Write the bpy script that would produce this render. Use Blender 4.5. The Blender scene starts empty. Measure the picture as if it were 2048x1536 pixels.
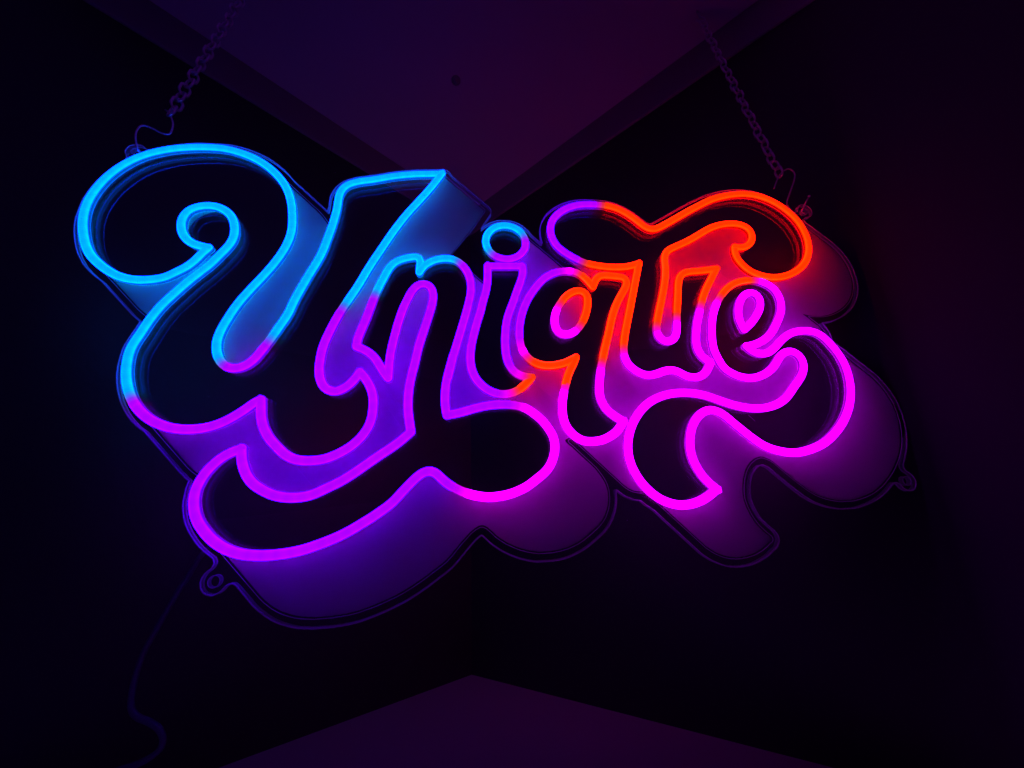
import bpy, bmesh, math, random
from mathutils import Vector, Matrix
random.seed(4)
scene = bpy.context.scene
COL = scene.collection

# ---------------------------------------------------------------- camera
CAM_POS = Vector([0, 0, 0.2607])
cam_d = bpy.data.cameras.new('camera'); cam = bpy.data.objects.new('camera', cam_d); COL.objects.link(cam)
cr, cu, cf = Vector([0.99881, 0.01811, -0.04534]), Vector([0.04883, -0.37049, 0.92755]), Vector([0.0, 0.92866, 0.37093])
m = Matrix((cr, cu, -cf)).transposed().to_4x4(); m.translation = CAM_POS
cam.matrix_world = m
cam_d.sensor_width = 36.0; cam_d.lens = 12.7952; cam_d.clip_start = 0.01; cam_d.clip_end = 100
scene.camera = cam

# ---------------------------------------------------------------- world: a dark room, the sign is the only lamp
w = bpy.data.worlds.new('World'); scene.world = w; w.use_nodes = True
bg = w.node_tree.nodes['Background']; bg.inputs[0].default_value = (0.10, 0.12, 1.0, 1); bg.inputs[1].default_value = 0.0006
scene.view_settings.view_transform = 'Standard'; scene.view_settings.look = 'None'
scene.view_settings.exposure = 0; scene.view_settings.gamma = 1; scene.view_settings.use_curve_mapping = False
cy = scene.cycles
cy.use_denoising = True; cy.max_bounces = 10; cy.transparent_max_bounces = 24; cy.diffuse_bounces = 4; cy.glossy_bounces = 6
cy.sample_clamp_indirect = 12.0; cy.use_light_tree = True
cy.caustics_reflective = True; cy.caustics_refractive = False
scene.render.image_settings.color_mode = 'RGB'

# ---------------------------------------------------------------- helpers
def tag(o, label=None, cat=None, group=None, kind=None):
    if label: o['label'] = label
    if cat: o['category'] = cat
    if group: o['group'] = group
    if kind: o['kind'] = kind
    return o
def empty(name, loc=(0, 0, 0), mat=None):
    o = bpy.data.objects.new(name, None); COL.objects.link(o); o.empty_display_size = 0.05
    if mat is not None: o.matrix_world = mat
    else: o.location = loc
    return o
def mesh_obj(name, verts, faces, material, parent=None, smooth=True):
    me = bpy.data.meshes.new(name); me.from_pydata([tuple(v) for v in verts], [], faces); me.update()
    if smooth: me.polygons.foreach_set('use_smooth', [True] * len(me.polygons))
    for mt in (material if isinstance(material, (list, tuple)) else [material]): me.materials.append(mt)
    o = bpy.data.objects.new(name, me); COL.objects.link(o)
    if parent is not None: o.parent = parent
    return o
def decode(s):
    out = []; x = y = 0
    for t in s.split():
        c = t.endswith('*'); a, b = t.rstrip('*').split(','); x += int(a); y += int(b)
        out.append((x * 1e-4, y * 1e-4, c))
    return out
def nt(name):
    mt = bpy.data.materials.new(name); mt.use_nodes = True; t = mt.node_tree; t.nodes.clear()
    out = t.nodes.new('ShaderNodeOutputMaterial'); return mt, t, out
def tube_mesh(pts, r, sides=8, closed=False, caps=True, radii=None):
    """round wire along 3-D points: verts, faces"""
    P = [Vector(p) for p in pts]; n = len(P); V = []; Fc = []; up = None
    for i in range(n):
        a = P[(i - 1) % n] if (closed or i > 0) else P[i]; b = P[(i + 1) % n] if (closed or i < n - 1) else P[i]
        t = (b - a).normalized()
        if up is None: up = t.orthogonal().normalized()
        up = (up - t * up.dot(t)).normalized(); sd = t.cross(up); rr = radii[i] if radii else r
        for k in range(sides):
            an = 2 * math.pi * k / sides; V.append(P[i] + (up * math.cos(an) + sd * math.sin(an)) * rr)
    for i in range(n if closed else n - 1):
        j = (i + 1) % n
        for k in range(sides):
            l = (k + 1) % sides; Fc.append((i * sides + k, i * sides + l, j * sides + l, j * sides + k))
    if caps and not closed:
        Fc.append(tuple(range(sides))[::-1]); Fc.append(tuple((n - 1) * sides + k for k in range(sides)))
    return V, Fc
def spline(pts, k=6):
    P = [Vector(p) for p in pts]; out = []
    for i in range(len(P) - 1):
        p0 = P[max(i - 1, 0)]; p1 = P[i]; p2 = P[i + 1]; p3 = P[min(i + 2, len(P) - 1)]
        for j in range(k):
            t = j / k
            out.append(0.5 * ((2 * p1) + (p2 - p0) * t + (2 * p0 - 5 * p1 + 4 * p2 - p3) * t * t + (3 * p1 - p0 - 3 * p2 + p3) * t ** 3))
    out.append(P[-1]); return out

# ---------------------------------------------------------------- materials
def m_paint(name, col, rough, bump=0.15, scale=60, spec=0.5, var=0.25, dustc=None):
    mt, t, out = nt(name); N = t.nodes.new
    b = N('ShaderNodeBsdfPrincipled'); b.inputs['Roughness'].default_value = rough; b.inputs['Specular IOR Level'].default_value = spec
    tc = N('ShaderNodeTexCoord'); n1 = N('ShaderNodeTexNoise'); n1.inputs['Scale'].default_value = 2.3; n1.inputs['Detail'].default_value = 6
    n2 = N('ShaderNodeTexNoise'); n2.inputs['Scale'].default_value = scale; n2.inputs['Detail'].default_value = 4
    mx = N('ShaderNodeMix'); mx.data_type = 'RGBA'
    mx.inputs[6].default_value = (*[c * (1 - var) for c in col], 1); mx.inputs[7].default_value = (*[min(1, c * (1 + var)) for c in col], 1)
    bp = N('ShaderNodeBump'); bp.inputs['Strength'].default_value = bump; bp.inputs['Distance'].default_value = 0.002
    L = t.links.new
    L(tc.outputs['Object'], n1.inputs['Vector']); L(tc.outputs['Object'], n2.inputs['Vector'])
    L(n1.outputs['Fac'], mx.inputs[0]); L(mx.outputs[2], b.inputs['Base Color']); L(n2.outputs['Fac'], bp.inputs['Height'])
    L(bp.outputs[0], b.inputs['Normal']); L(b.outputs[0], out.inputs[0]); return mt
M_WALL = m_paint('black_wall_paint', (0.040, 0.040, 0.040), 0.42, 0.25, 90, 0.4)
M_CEIL = m_paint('ceiling_paint', (0.62, 0.61, 0.60), 0.8, 0.5, 40, 0.3, 0.12)
M_CROWN = m_paint('moulding_paint', (0.32, 0.30, 0.29), 0.6, 0.1, 30, 0.3, 0.05)
M_FLOOR = m_paint('floor_finish', (0.40, 0.37, 0.36), 0.55, 0.2, 50, 0.3, 0.12)
M_DARKMETAL = m_paint('dark_fitting', (0.30, 0.29, 0.29), 0.5, 0.1, 200)
def m_metal(name, col, rough, met=1.0):
    mt, t, out = nt(name); b = t.nodes.new('ShaderNodeBsdfPrincipled'); b.inputs['Metallic'].default_value = met
    b.inputs['Base Color'].default_value = (*col, 1)
    nz = t.nodes.new('ShaderNodeTexNoise'); nz.inputs['Scale'].default_value = 250; mr = t.nodes.new('ShaderNodeMapRange')
    mr.inputs['To Min'].default_value = rough * 0.7; mr.inputs['To Max'].default_value = rough * 1.4
    t.links.new(nz.outputs['Fac'], mr.inputs['Value']); t.links.new(mr.outputs[0], b.inputs['Roughness'])
    t.links.new(b.outputs[0], out.inputs[0]); return mt
M_CHAIN = m_metal('chain_steel', (0.80, 0.80, 0.82), 0.34, 0.75)
M_HOOK = m_metal('hook_steel', (0.95, 0.95, 0.95), 0.28, 0.45)
mt, t, out = nt('cord_plastic'); b = t.nodes.new('ShaderNodeBsdfPrincipled'); b.inputs['Base Color'].default_value = (0.12, 0.12, 0.15, 1)
b.inputs['Roughness'].default_value = 0.45; t.links.new(b.outputs[0], out.inputs[0]); M_CORD = mt
# tubes: the LEDs inside make the silicone glow; colour and strength are baked per vertex along the strip
def m_glow(name, strength):
    mt, t, out = nt(name); at = t.nodes.new('ShaderNodeAttribute'); at.attribute_name = 'glow'
    e = t.nodes.new('ShaderNodeEmission'); e.inputs[1].default_value = strength
    g = t.nodes.new('ShaderNodeBsdfGlossy'); g.inputs['Roughness'].default_value = 0.25; g.inputs['Color'].default_value = (0.03, 0.03, 0.03, 1)
    ad = t.nodes.new('ShaderNodeAddShader'); L = t.links.new
    L(at.outputs['Color'], e.inputs[0]); L(e.outputs[0], ad.inputs[0]); L(g.outputs[0], ad.inputs[1]); L(ad.outputs[0], out.inputs[0])
    return mt
M_CAP = m_glow('lit_silicone_front', 1.0)
M_SIDE = m_glow('lit_silicone_side', 1.0)
# clear acrylic sheet: lets light straight through, mirrors at grazing angles, a patchy pale film imitates the tubes' glow halo
def m_acrylic():
    mt, t, out = nt('clear_acrylic'); N = t.nodes.new; L = t.links.new
    tr = N('ShaderNodeBsdfTransparent'); tr.inputs[0].default_value = (0.965, 0.97, 0.975, 1)
    gl = N('ShaderNodeBsdfGlossy'); gl.inputs['Roughness'].default_value = 0.006; gl.inputs['Color'].default_value = (0.4, 0.4, 0.4, 1)
    fr = N('ShaderNodeFresnel'); geo = N('ShaderNodeNewGeometry'); ir = N('ShaderNodeMapRange')   # straight-through sheet: same reflectance from both sides
    ir.inputs['To Min'].default_value = 1.49; ir.inputs['To Max'].default_value = 1 / 1.49
    L(geo.outputs['Backfacing'], ir.inputs['Value']); L(ir.outputs[0], fr.inputs['IOR'])
    mx = N('ShaderNodeMixShader'); L(fr.outputs[0], mx.inputs[0]); L(tr.outputs[0], mx.inputs[1]); L(gl.outputs[0], mx.inputs[2])
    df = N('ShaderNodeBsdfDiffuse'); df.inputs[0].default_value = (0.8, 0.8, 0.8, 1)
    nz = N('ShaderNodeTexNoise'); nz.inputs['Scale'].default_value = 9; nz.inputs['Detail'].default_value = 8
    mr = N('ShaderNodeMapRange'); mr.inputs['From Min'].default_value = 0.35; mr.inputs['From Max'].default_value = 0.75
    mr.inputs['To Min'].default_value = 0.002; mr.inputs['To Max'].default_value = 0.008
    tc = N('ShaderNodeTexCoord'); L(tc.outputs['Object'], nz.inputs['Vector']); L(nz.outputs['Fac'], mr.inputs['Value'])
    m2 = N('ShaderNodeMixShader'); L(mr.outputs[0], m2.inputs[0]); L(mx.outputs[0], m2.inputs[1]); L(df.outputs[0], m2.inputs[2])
    L(m2.outputs[0], out.inputs[0]); return mt
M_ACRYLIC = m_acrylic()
# saw-cut edge of the sheet: frosted, it scatters the light that runs inside the acrylic
def m_edge():
    mt, t, out = nt('cut_acrylic_edge'); N = t.nodes.new; L = t.links.new
    tr = N('ShaderNodeBsdfTransparent'); df = N('ShaderNodeBsdfDiffuse'); df.inputs[0].default_value = (0.95, 0.95, 0.95, 1)
    tl = N('ShaderNodeBsdfTranslucent'); tl.inputs[0].default_value = (0.98, 0.98, 0.98, 1)
    gl = N('ShaderNodeBsdfGlossy'); gl.inputs['Roughness'].default_value = 0.2
    a = N('ShaderNodeMixShader'); a.inputs[0].default_value = 0.7; L(df.outputs[0], a.inputs[1]); L(tl.outputs[0], a.inputs[2])
    c = N('ShaderNodeMixShader'); c.inputs[0].default_value = 0.15; L(a.outputs[0], c.inputs[1]); L(gl.outputs[0], c.inputs[2])
    d = N('ShaderNodeMixShader'); d.inputs[0].default_value = 0.92; L(tr.outputs[0], d.inputs[1]); L(c.outputs[0], d.inputs[2])
    L(d.outputs[0], out.inputs[0]); return mt
M_EDGE = m_edge()
def m_vinyl():
    mt, t, out = nt('white_shadow_vinyl'); N = t.nodes.new; L = t.links.new
    b = N('ShaderNodeBsdfPrincipled'); b.inputs['Roughness'].default_value = 0.38; b.inputs['Specular IOR Level'].default_value = 0.45; b.subsurface_method = 'BURLEY'; b.inputs['Subsurface Weight'].default_value = 1.0; b.inputs['Subsurface Radius'].default_value = (1, 1, 1); b.inputs['Subsurface Scale'].default_value = 0.12
    nz = N('ShaderNodeTexNoise'); nz.inputs['Scale'].default_value = 14; nz.inputs['Detail'].default_value = 5
    mx = N('ShaderNodeMix'); mx.data_type = 'RGBA'; mx.inputs[6].default_value = (0.58, 0.58, 0.58, 1); mx.inputs[7].default_value = (0.64, 0.64, 0.64, 1)
    tc = N('ShaderNodeTexCoord'); L(tc.outputs['Object'], nz.inputs['Vector']); L(nz.outputs['Fac'], mx.inputs[0]); L(mx.outputs[2], b.inputs['Base Color'])
    L(b.outputs[0], out.inputs[0]); return mt
M_VINYL = m_vinyl()

# ---------------------------------------------------------------- the room corner
CX, CYY = [-0.10673, 0.8735]; A1, A2 = -2.34388, 2.22087; CEIL = 1.1991
corner = Vector((CX, CYY, 0)); dl = Vector((math.sin(A1), math.cos(A1), 0)); dr = Vector((math.sin(A2), math.cos(A2), 0))
WL = 3.2
def slab(name, a, b, z0, z1, thick, outward, mat, parent=None):
    """upright slab from a to b, its room side on the line a-b, body on the outward side"""
    o = outward * thick; V = [a, b, b + o, a + o]; v = [Vector((p.x, p.y, z)) for z in (z0, z1) for p in V]
    f = [(0, 1, 2, 3)[::-1], (4, 5, 6, 7), (0, 1, 5, 4), (1, 2, 6, 5), (2, 3, 7, 6), (3, 0, 4, 7)]
    ob = mesh_obj(name, v, f, mat, parent, smooth=False); return ob
nl = Vector((-dl.y, dl.x, 0)); nl = nl if nl.dot(Vector((0, 0, 0)) - corner) < 0 else -nl     # outward normals
nr = Vector((-dr.y, dr.x, 0)); nr = nr if nr.dot(Vector((0, 0, 0)) - corner) < 0 else -nr
far_l = corner + dl * WL; far_r = corner + dr * WL
wl = slab('wall', corner, far_l, 0, CEIL, 0.12, nl, M_WALL)
tag(wl, 'dark painted wall on the left of the room corner behind the blue letter', 'wall')
wr = slab('wall', corner, far_r, 0, CEIL, 0.12, nr, M_WALL)
tag(wr, 'dark painted wall on the right of the room corner with a faint red glow', 'wall')
# floor and ceiling sheets follow the two walls and run on behind the camera
def sheet(name, z, thick, mat, side):
    e = 0.2
    c0 = corner + (nl + nr) * e; a = far_l + nl * e; b = far_r + nr * e; back = a + (b - c0)
    P = [c0, a, back, b]; v = [Vector((p.x, p.y, zz)) for zz in (z, z + thick * side) for p in P]
    f = [(0, 1, 2, 3), (4, 5, 6, 7)[::-1], (0, 1, 5, 4), (1, 2, 6, 5), (2, 3, 7, 6), (3, 0, 4, 7)]
    return tag(mesh_obj(name, v, f, mat, smooth=False), kind='structure')
sheet('floor', 0.0, 0.1, M_FLOOR, -1)
sheet('ceiling', CEIL, 0.1, M_CEIL, 1)
# flat crown board along the top of each wall
CH_ = 0.09
def crown(a, dirv, inward, label):
    th = 0.006; z1 = CEIL - 0.0005; z0 = CEIL - CH_
    prof = [(0, z0), (th * 0.7, z0), (th, z0 + 0.003), (th, z1), (0, z1)]; V = []
    b = a + dirv * WL
    for p in (a, b):
        for s, z in prof: V.append(Vector((p.x + inward.x * s, p.y + inward.y * s, z)))
    n = len(prof); F_ = [(i, (i + 1) % n, n + (i + 1) % n, n + i) for i in range(n)] + [tuple(range(n))[::-1], tuple(range(n, 2 * n))]
    return tag(mesh_obj('crown_board', V, F_, M_CROWN, smooth=False), label, 'moulding', 'boards along the top of the walls')
crown(corner, dl, -nl, 'pale board along the top of the left wall, glowing dull red')
crown(corner + dr * 0.0065, dr, -nr, 'pale board along the top of the right wall, glowing violet')
# small dark fixing in the ceiling
ax = Vector([-0.09191, 0.50181, 1.19907])
V, Fc = [], []
for i, (r, z) in enumerate([(0.010, 0), (0.010, -0.003), (0.0075, -0.0045), (0.005, -0.0045), (0.0045, -0.011), (0.003, -0.013)]):
    for k in range(20): V.append((ax.x + r * math.cos(k * math.pi / 10), ax.y + r * math.sin(k * math.pi / 10), ax.z - 0.0005 + z))
    if i: Fc += [((i - 1) * 20 + k, (i - 1) * 20 + (k + 1) % 20, i * 20 + (k + 1) % 20, i * 20 + k) for k in range(20)]
Fc.append(tuple(range(100, 120)))
tag(mesh_obj('ceiling_fixing', V, Fc, M_DARKMETAL), 'small dark round fixing on the ceiling above the sign', 'ceiling fixing')

# ---------------------------------------------------------------- sign
SIGN_TUBES = {
  'U': ('c', [(183, 'p'), (198, 'c'), (338, 'p'), (463, 'c')], """-3231,1340* -25,-31 -23,-32 -21,-35 -19,-35 -21,-34 -23,-32 -26,-31 -28,-28 -31,-25 -33,-24 -32,-23 -32,-24 -34,-22 -36,-16 -39,-12 -38,-9 -40,-6 -40,-5 -39,-3 -40,1 -40,3 -40,5 -39,8 -38,12 -38,14 -36,16 -35,20 -34,21 -34,22 -32,23 -32,25 -30,25 -30,27 -29,28 -27,29 -25,31 -23,33 -21,34 -20,35 -17,36 -17,36 -15,37 -14,37 -14,38 -12,38 -11,38 -10,39 -7,40 -7,39 -5,40 -3,40 -1,40 0,40 3,39 4,40 7,40 8,39 9,39 11,38 12,38 14,38 15,37 17,36 18,36 20,34 21,34 23,33 24,32 26,31 27,29 28,29 29,27 31,25 32,24 33,22 35,21 35,18 36,18 37,15 37,15 38,14 38,12 38,10 39,10 39,9 40,7 39,7 39,6 40,5 40,4 40,3 40,2 40,2 40,0 40,0 40,-2 39,-4 40,-7 39,-8 39,-9 38,-12 38,-12 38,-14 37,-15 36,-16 36,-17 36,-19 35,-20 33,-21 33,-23 32,-24 32,-25 30,-26 29,-27 28,-28 28,-29 26,-31 25,-31 24,-32 22,-33 22,-34 19,-35 18,-36 16,-36 15,-37 14,-38 12,-38 11,-38 10,-39 9,-39 7,-39 6,-40 6,-39 5,-40 5,-40 4,-40 2,-39 0,-40 -2,-40 -4,-40 -6,-40 -9,-39 -9,-39 -11,-38 -13,-38 -14,-37 -15,-38 -16,-36 -17,-36 -17,-36 -19,-36 -19,-35 -20,-35 -20,-34 -20,-35 -21,-34 -21,-34 -21,-34 -21,-34 -20,-34 -20,-35 -20,-35 -19,-35 -18,-35 -17,-37 -16,-36 -15,-37 -14,-38 -13,-38 -13,-37 -13,-38 -11,-39 -10,-39 -7,-39 -5,-40 -1,-40 3,-39 7,-40 10,-38 15,-38 18,-35 23,-33 28,-29 32,-23 37,-15 39,-5 40,4 38,12 35,20 31,26 27,29 23,32 21,34 19,36 19,35 19,35 18,36 18,35 17,37 17,36 16,36 17,37 17,36 17,36 16,36 14,38 12,38 9,39 10,39 10,39 12,38 12,38 13,38 13,38 13,37 14,38 13,38 14,37 14,38 14,37 15,37 15,37 14,38 14,37 13,38 12,38 11,39 9,38 9,39 8,40 7,39 8,39 7,39 8,40 7,39 7,40 6,39 6,40 5,39 5,40 4,40 4,39 3,40 1,40 1,40 0,40 2,40 5,40 9,39 14,37 21,34 26,30 32,24 35,19 37,16 38,14 38,11 39,9 39,8 39,9 39,11 38,11 38,12 38,12 39,11 38,11 39,10 39,9 39,9 39,8 39,7 40,6 39,6 40,6 40,4 40,4 39,4 40,3 40,4 40,5 39,4 40,5* -19,-35 -19,-35 -19,-35 -20,-34 -19,-35 -21,-34 -20,-34 -21,-34 -22,-34 -21,-34 -22,-33 -22,-33 -22,-34 -22,-33 -22,-33 -23,-33 -22,-33 -22,-33 -21,-33 -21,-34 -21,-35 -20,-34 -19,-35 -20,-35 -19,-35 -19,-35 -18,-35 -19,-35 -17,-36 -18,-36 -17,-36 -18,-36 -17,-36 -17,-36 -17,-36 -17,-35 -18,-36 -17,-36 -17,-36 -17,-36 -16,-37 -16,-36 -16,-37 -15,-37 -15,-37 -15,-37 -16,-36 -16,-37 -16,-36 -18,-36 -18,-35 -18,-36 -17,-36 -18,-35 -18,-36 -17,-36 -17,-36 -15,-37 -15,-37 -14,-37 -14,-38 -13,-37 -13,-38 -12,-38 -12,-38 -11,-38 -10,-39 -8,-39 -7,-39 -4,-40 -3,-39 -1,-40 -1,-40 1,-40 4,-40 6,-39 11,-39 14,-37 19,-35 25,-30 33,-24 37,-14 39,-2 39,9 36,18 32,23 29,27 26,30 23,32 21,34 19,35* 27,-29 25,-31 23,-32 21,-33 19,-36 15,-36 13,-38 9,-38 5,-40 3,-39 0,-40 0,-39 -3,-40 -6,-39 -10,-39 -13,-37 -18,-36 -20,-34 -23,-32 -26,-30 -28,-28 -30,-26 -32,-24 -33,-21 -35,-19 -35,-18 -37,-16 -37,-14 -38,-11 -39,-7 -39,-4 -40,-2 -40,0 -39,3 -39,6 -39,10 -36,15 -35,19 -33,22 -30,26 -29,27 -28,28 -28,28 -27,29 -25,31 -22,33 -21,34 -18,35 -15,37 -12,37 -9,39 -7,39 -6,39 -6,40 -7,39* -36,-18 -32,-23 -30,-27 -30,-27 -31,-25 -32,-25 -32,-23 -33,-22 -35,-21 -35,-18 -37,-16 -37,-14 -39,-10 -39,-9 -40,-5 -39,-3 -40,-1 -40,0 -40,3 -40,5 -39,7 -39,10 -38,13 -37,14 -37,17 -35,18 -34,21 -33,23 -31,25 -30,27 -28,28 -27,30 -25,31 -23,33 -21,34 -19,35 -17,36 -16,37 -15,37 -12,38 -11,38 -9,39 -7,40 -5,39 -4,40 -2,40 1,40 4,40 8,39 11,38 13,38 13,38 12,38 11,39 13,38 12,37 15,38 15,37 16,36 17,36 19,36 20,34 21,34 23,34 22,33 23,33 22,33 23,33 23,32 24,32 24,32 26,31 25,31 25,31 26,31 25,31 24,32 22,33 20,35 20,34 21,35 21,33 20,35 18,36 14,37 11,39 6,39 2,40 -3,40 -6,39 -9,39 -12,38 -15,37 -18,36 -23,33 -27,30 -30,25 -34,22 -35,18 -38,14 -39,8 -40,3 -40,-3 -39,-7 -38,-12 -36,-17 -33,-23 -27,-30 -19,-35 -12,-38 -6,-39 -1,-40 5,-40 10,-39 13,-37 18,-36 21,-34 26,-30 29,-28 33,-23 35,-18 38,-14 38,-11 39,-9"""),
  'n': ('c', [(25, 'p'), (269, 'm'), (316, 'p'), (399, 'c')], """-912,1101* 1,40 2,39 2,40 -3,40 -16,35 -36,15 -39,-2 -39,-9 -38,-11 -36,-14 -36,-17 -34,-21 -30,-26 -25,-31 -20,-34 -17,-36 -15,-36 -14,-37 -14,-37 -15,-37 -14,-37 -13,-37 -13,-38 -12,-38 -11,-38 -10,-38 -10,-38 -9,-39 -10,-38 -10,-39 -9,-38 -10,-38 -11,-39 -11,-38 -12,-37 -11,-38 -11,-38 -11,-39 -7,-38 -2,-40 2,-40* 36,-16 35,-17 35,-19 32,-22 30,-25 27,-29 23,-32 21,-33 21,-33 21,-34 21,-32 23,-32 24,-31* 0,40 1,40 0,40 1,40 2,40 3,40 3,40 5,40 5,40 7,39 6,40 7,40 7,39 7,40 7,39 8,39 9,40 9,39 10,39 10,38 12,39 13,38 13,37 15,38 14,37 16,37 19,36 23,33 27,29 35,20 39,7 38,-10 32,-24 22,-34 12,-38 5,-39 0,-40 -4,-40 -6,-40 -8,-39 -9,-39 -9,-39 -10,-39 -10,-39 -10,-39 -11,-39 -10,-39 -10,-38 -11,-39 -10,-39 -9,-39 -10,-39 -8,-39 -7,-40 -7,-39 -6,-40 -7,-40 -7,-39 -9,-39 -8,-40 -7,-39 -7,-40 -5,-39 -5,-40 -3,-40 -2,-40 -1,-40 1,-41 1,-40 3,-40 4,-40 6,-39 7,-40 7,-39 7,-40 6,-39* -29,-28 -30,-27 -30,-27 -31,-26 -32,-24 -33,-23 -33,-23 -33,-22 -34,-23 -33,-23 -33,-23 -33,-24 -32,-23 -33,-24 -33,-24 -33,-23 -33,-22 -34,-22 -34,-21 -35,-20 -36,-18 -37,-17 -36,-17 -37,-17 -36,-17 -38,-16 -38,-12 -39,-8 -40,-5 -41,-2 -40,0 -40,3 -40,6 -39,8 -39,11 -38,15 -36,17 -36,19 -34,21 -34,22 -31,26 -28,29 -25,32 -21,34 -19,35 -16,37 -14,38 -10,39 -8,39 -6,40* -37,-13 -37,-15 -36,-18 -34,-21 -31,-24 -29,-28 -26,-30 -25,-32 -22,-33 -18,-35 -16,-37 -12,-38 -9,-39 -3,-39 1,-40 6,-40 9,-39 12,-38 16,-36 19,-35 22,-34 25,-31 26,-30 27,-29 29,-28 31,-26 31,-24 33,-22 35,-21 35,-18 37,-15 38,-14 38,-11 39,-9 39,-7 40,-4 39,-4 40,-2 40,0 40,0 40,2 40,3 40,3 39,5 40,6 39,7 39,9 38,10 39,12 38,11 38,13 38,13 37,13 37,15 37,15 36,17 36,18 35,18 35,20 35,20 34,20 35,20 34,21 33,22 33,22 33,22 33,24 31,25 28,28 27,29 27,30 27,29 27,29 28,29 28,28 30,27 31,25 34,20 38,12 40,-1 37,-15 31,-24 29,-28 30,-27 30,-25 33,-23 34,-20 36,-19 35,-18 37,-15 38,-14 38,-11 39,-10 39,-8 39,-6 40,-4 40,0 40,3 39,4 40,5 39,8 39,9 38,12 37,14 37,15 36,18 34,20 34,22 33,23 32,23 33,23 31,25 28,28 25,32 21,33 17,36 14,38 11,38 6,40 2,39 -4,40 -9,39 -15,37 -19,35 -21,34 -23,33 -24,31 -28,29 -29,27 -31,25 -32,25 -33,22 -35,19 -37,14 -39,10 -39,7 -40,4 -40,3 -40,0 -40,0 -39,-2 -40,-3 -40,-5 -39,-6 -39,-8 -39,-9 -39,-10 -38,-11 -39,-11 -38,-11 -39,-9 -39,-8 -39,-7 -39,-8* -9,39 -7,40 -4,40 -3,40 -1,40 1,40 2,40 4,40 5,40 6,39 8,39 9,40 9,39 9,39 10,39 9,39 10,38 4,9 -8,-39 -8,-39 -9,-40 -8,-39 -9,-39 -8,-39 -9,-39 -5,-15 7,39 7,40 8,39 9,39 9,39 10,39 11,38 11,39 10,39 11,38 10,39 11,39 10,38 10,39 11,39 10,39 10,38 11,39 10,39 10,39 9,39 10,39 9,39 8,39 8,39 7,40 6,39 4,40 1,40 -2,40 -4,40 -8,39 -11,39 -14,37 -18,36 -21,34 -25,32 -28,28 -32,24 -36,18 -38,11 -40,4 -40,-1 -40,-6 -39,-9 -37,-14 -36,-19 -33,-22 -31,-25 -27,-30 -22,-33"""),
  'i': ('p', [(46, 'm'), (50, 'o'), (58, 'm'), (61, 'p')], """-114,1214* 38,1 38,1 38,2 38,1 39,1 38,2 38,1 38,1 39,1 38,-1 38,-1* 3,-40 -1,-40 -5,-40 -10,-40 -12,-38 -13,-38 -15,-38 -14,-38 -14,-38 -13,-38 -13,-38 -13,-38 -14,-38 -14,-38 -15,-37 -14,-38 -13,-39 -11,-38 -10,-40 -8,-39 -6,-40 -5,-40 -4,-40 -3,-40 -3,-41 0,-40 0,-41 2,-40 3,-40 5,-40 9,-40 11,-38 17,-37 21,-34 27,-30 32,-25 36,-18 39,-12 39,-8 40,-5* -27,-29 -28,-29 -28,-28 -30,-26 -33,-24 -34,-19 -37,-16 -39,-10 -39,-6 -40,0 -40,5 -38,10 -37,15 -35,19 -33,23 -30,27 -27,29 -25,31 -21,34 -17,36 -14,37 -10,39 -6,40 -3,39 -1,40 1,40 3,40 4,40 6,39 8,39 8,39 9,39 10,39 9,39 10,39 10,38 11,39 12,38 12,38 10,38 8,39 8,39 10,39 10,39 11,38 10,39 9,39 7,39 6,39 3,40 3,40 2,40 0,40 1,40"""),
  'dot': ('p', [(14, 'c'), (36, 'p')], """359,1513 -12,-38 -18,-35 -23,-32 -28,-29 -32,-23 -35,-18 -38,-12 -39,-6 -40,1 -39,6 -38,13 -35,19 -32,24 -27,28 -23,33 -16,36 -11,38 -5,40 3,39 8,39 15,37 20,34 26,30 30,26 34,21 37,15 38,9 40,3 40,-4 38,-10 36,-15 34,-22 30,-26 25,-31 19,-34 14,-38 8,-39 1,-39"""),
  'q': ('o', [(7, 'm'), (12, 'p'), (42, 'm'), (47, 'o'), (73, 'm'), (124, 'o')], """1161,963* -21,35 -21,33 -24,33 -26,30 -29,27 -33,23 -36,18 -38,11 -40,6 -40,1 -40,-3 -39,-8 -39,-10 -37,-14 -37,-17 -34,-20 -34,-22 -31,-25 -29,-28 -27,-30 -25,-31 -24,-31 -24,-33 -23,-33 -21,-33 -21,-35 -19,-35 -18,-36 -16,-37 -15,-37 -13,-38 -12,-38 -11,-38 -9,-39 -8,-40 -7,-39 -5,-40 -2,-40 -1,-40 1,-40 3,-40 6,-39 10,-39 15,-37 19,-35 24,-32 28,-29 31,-25 35,-21 37,-15 39,-9 39,-5 40,0 40,3 40,5 39,8 39,11 37,13 37,17 36,17 36,18* -17,-36 -17,-36 -19,-35 -19,-34 -18,-36 -16,-36 -14,-37 -13,-38 -12,-38 8,20 2,2 -12,-38 -12,-38 -11,-38 -9,-39 -8,-38 -6,-40 -4,-39 -2,-40 1,-40 3,-39 7,-39 13,-38 18,-35 22,-33 27,-30 29,-27 33,-22 35,-18 38,-11 40,-4 39,-1 40,3 39,5 39,10 37,14 36,17 35,19 33,22 30,26 26,30 25,31 23,33* -33,22 -33,23 -32,23 -31,26 -28,28 -24,32 -20,34 -15,37 -10,38 -5,40 -1,40 4,39 5,40 7,39 7,39 9,39 9,39 10,38 11,39 11,38 11,38 11,38 12,38 12,38 13,38 13,37 13,38 13,37 14,38 12,38 12,38 12,38 12,38 12,38 13,37 14,37 15,37 16,37 17,36 18,35 19,35 20,35 21,33 22,34 22,33 21,34 19,34 15,38 3,39 -16,35 -33,21 -39,8 -40,3 -39,3 -40,3 -40,2 -40,0 -38,-8 -35,-19 -26,-30 -20,-34 -17,-36"""),
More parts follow.
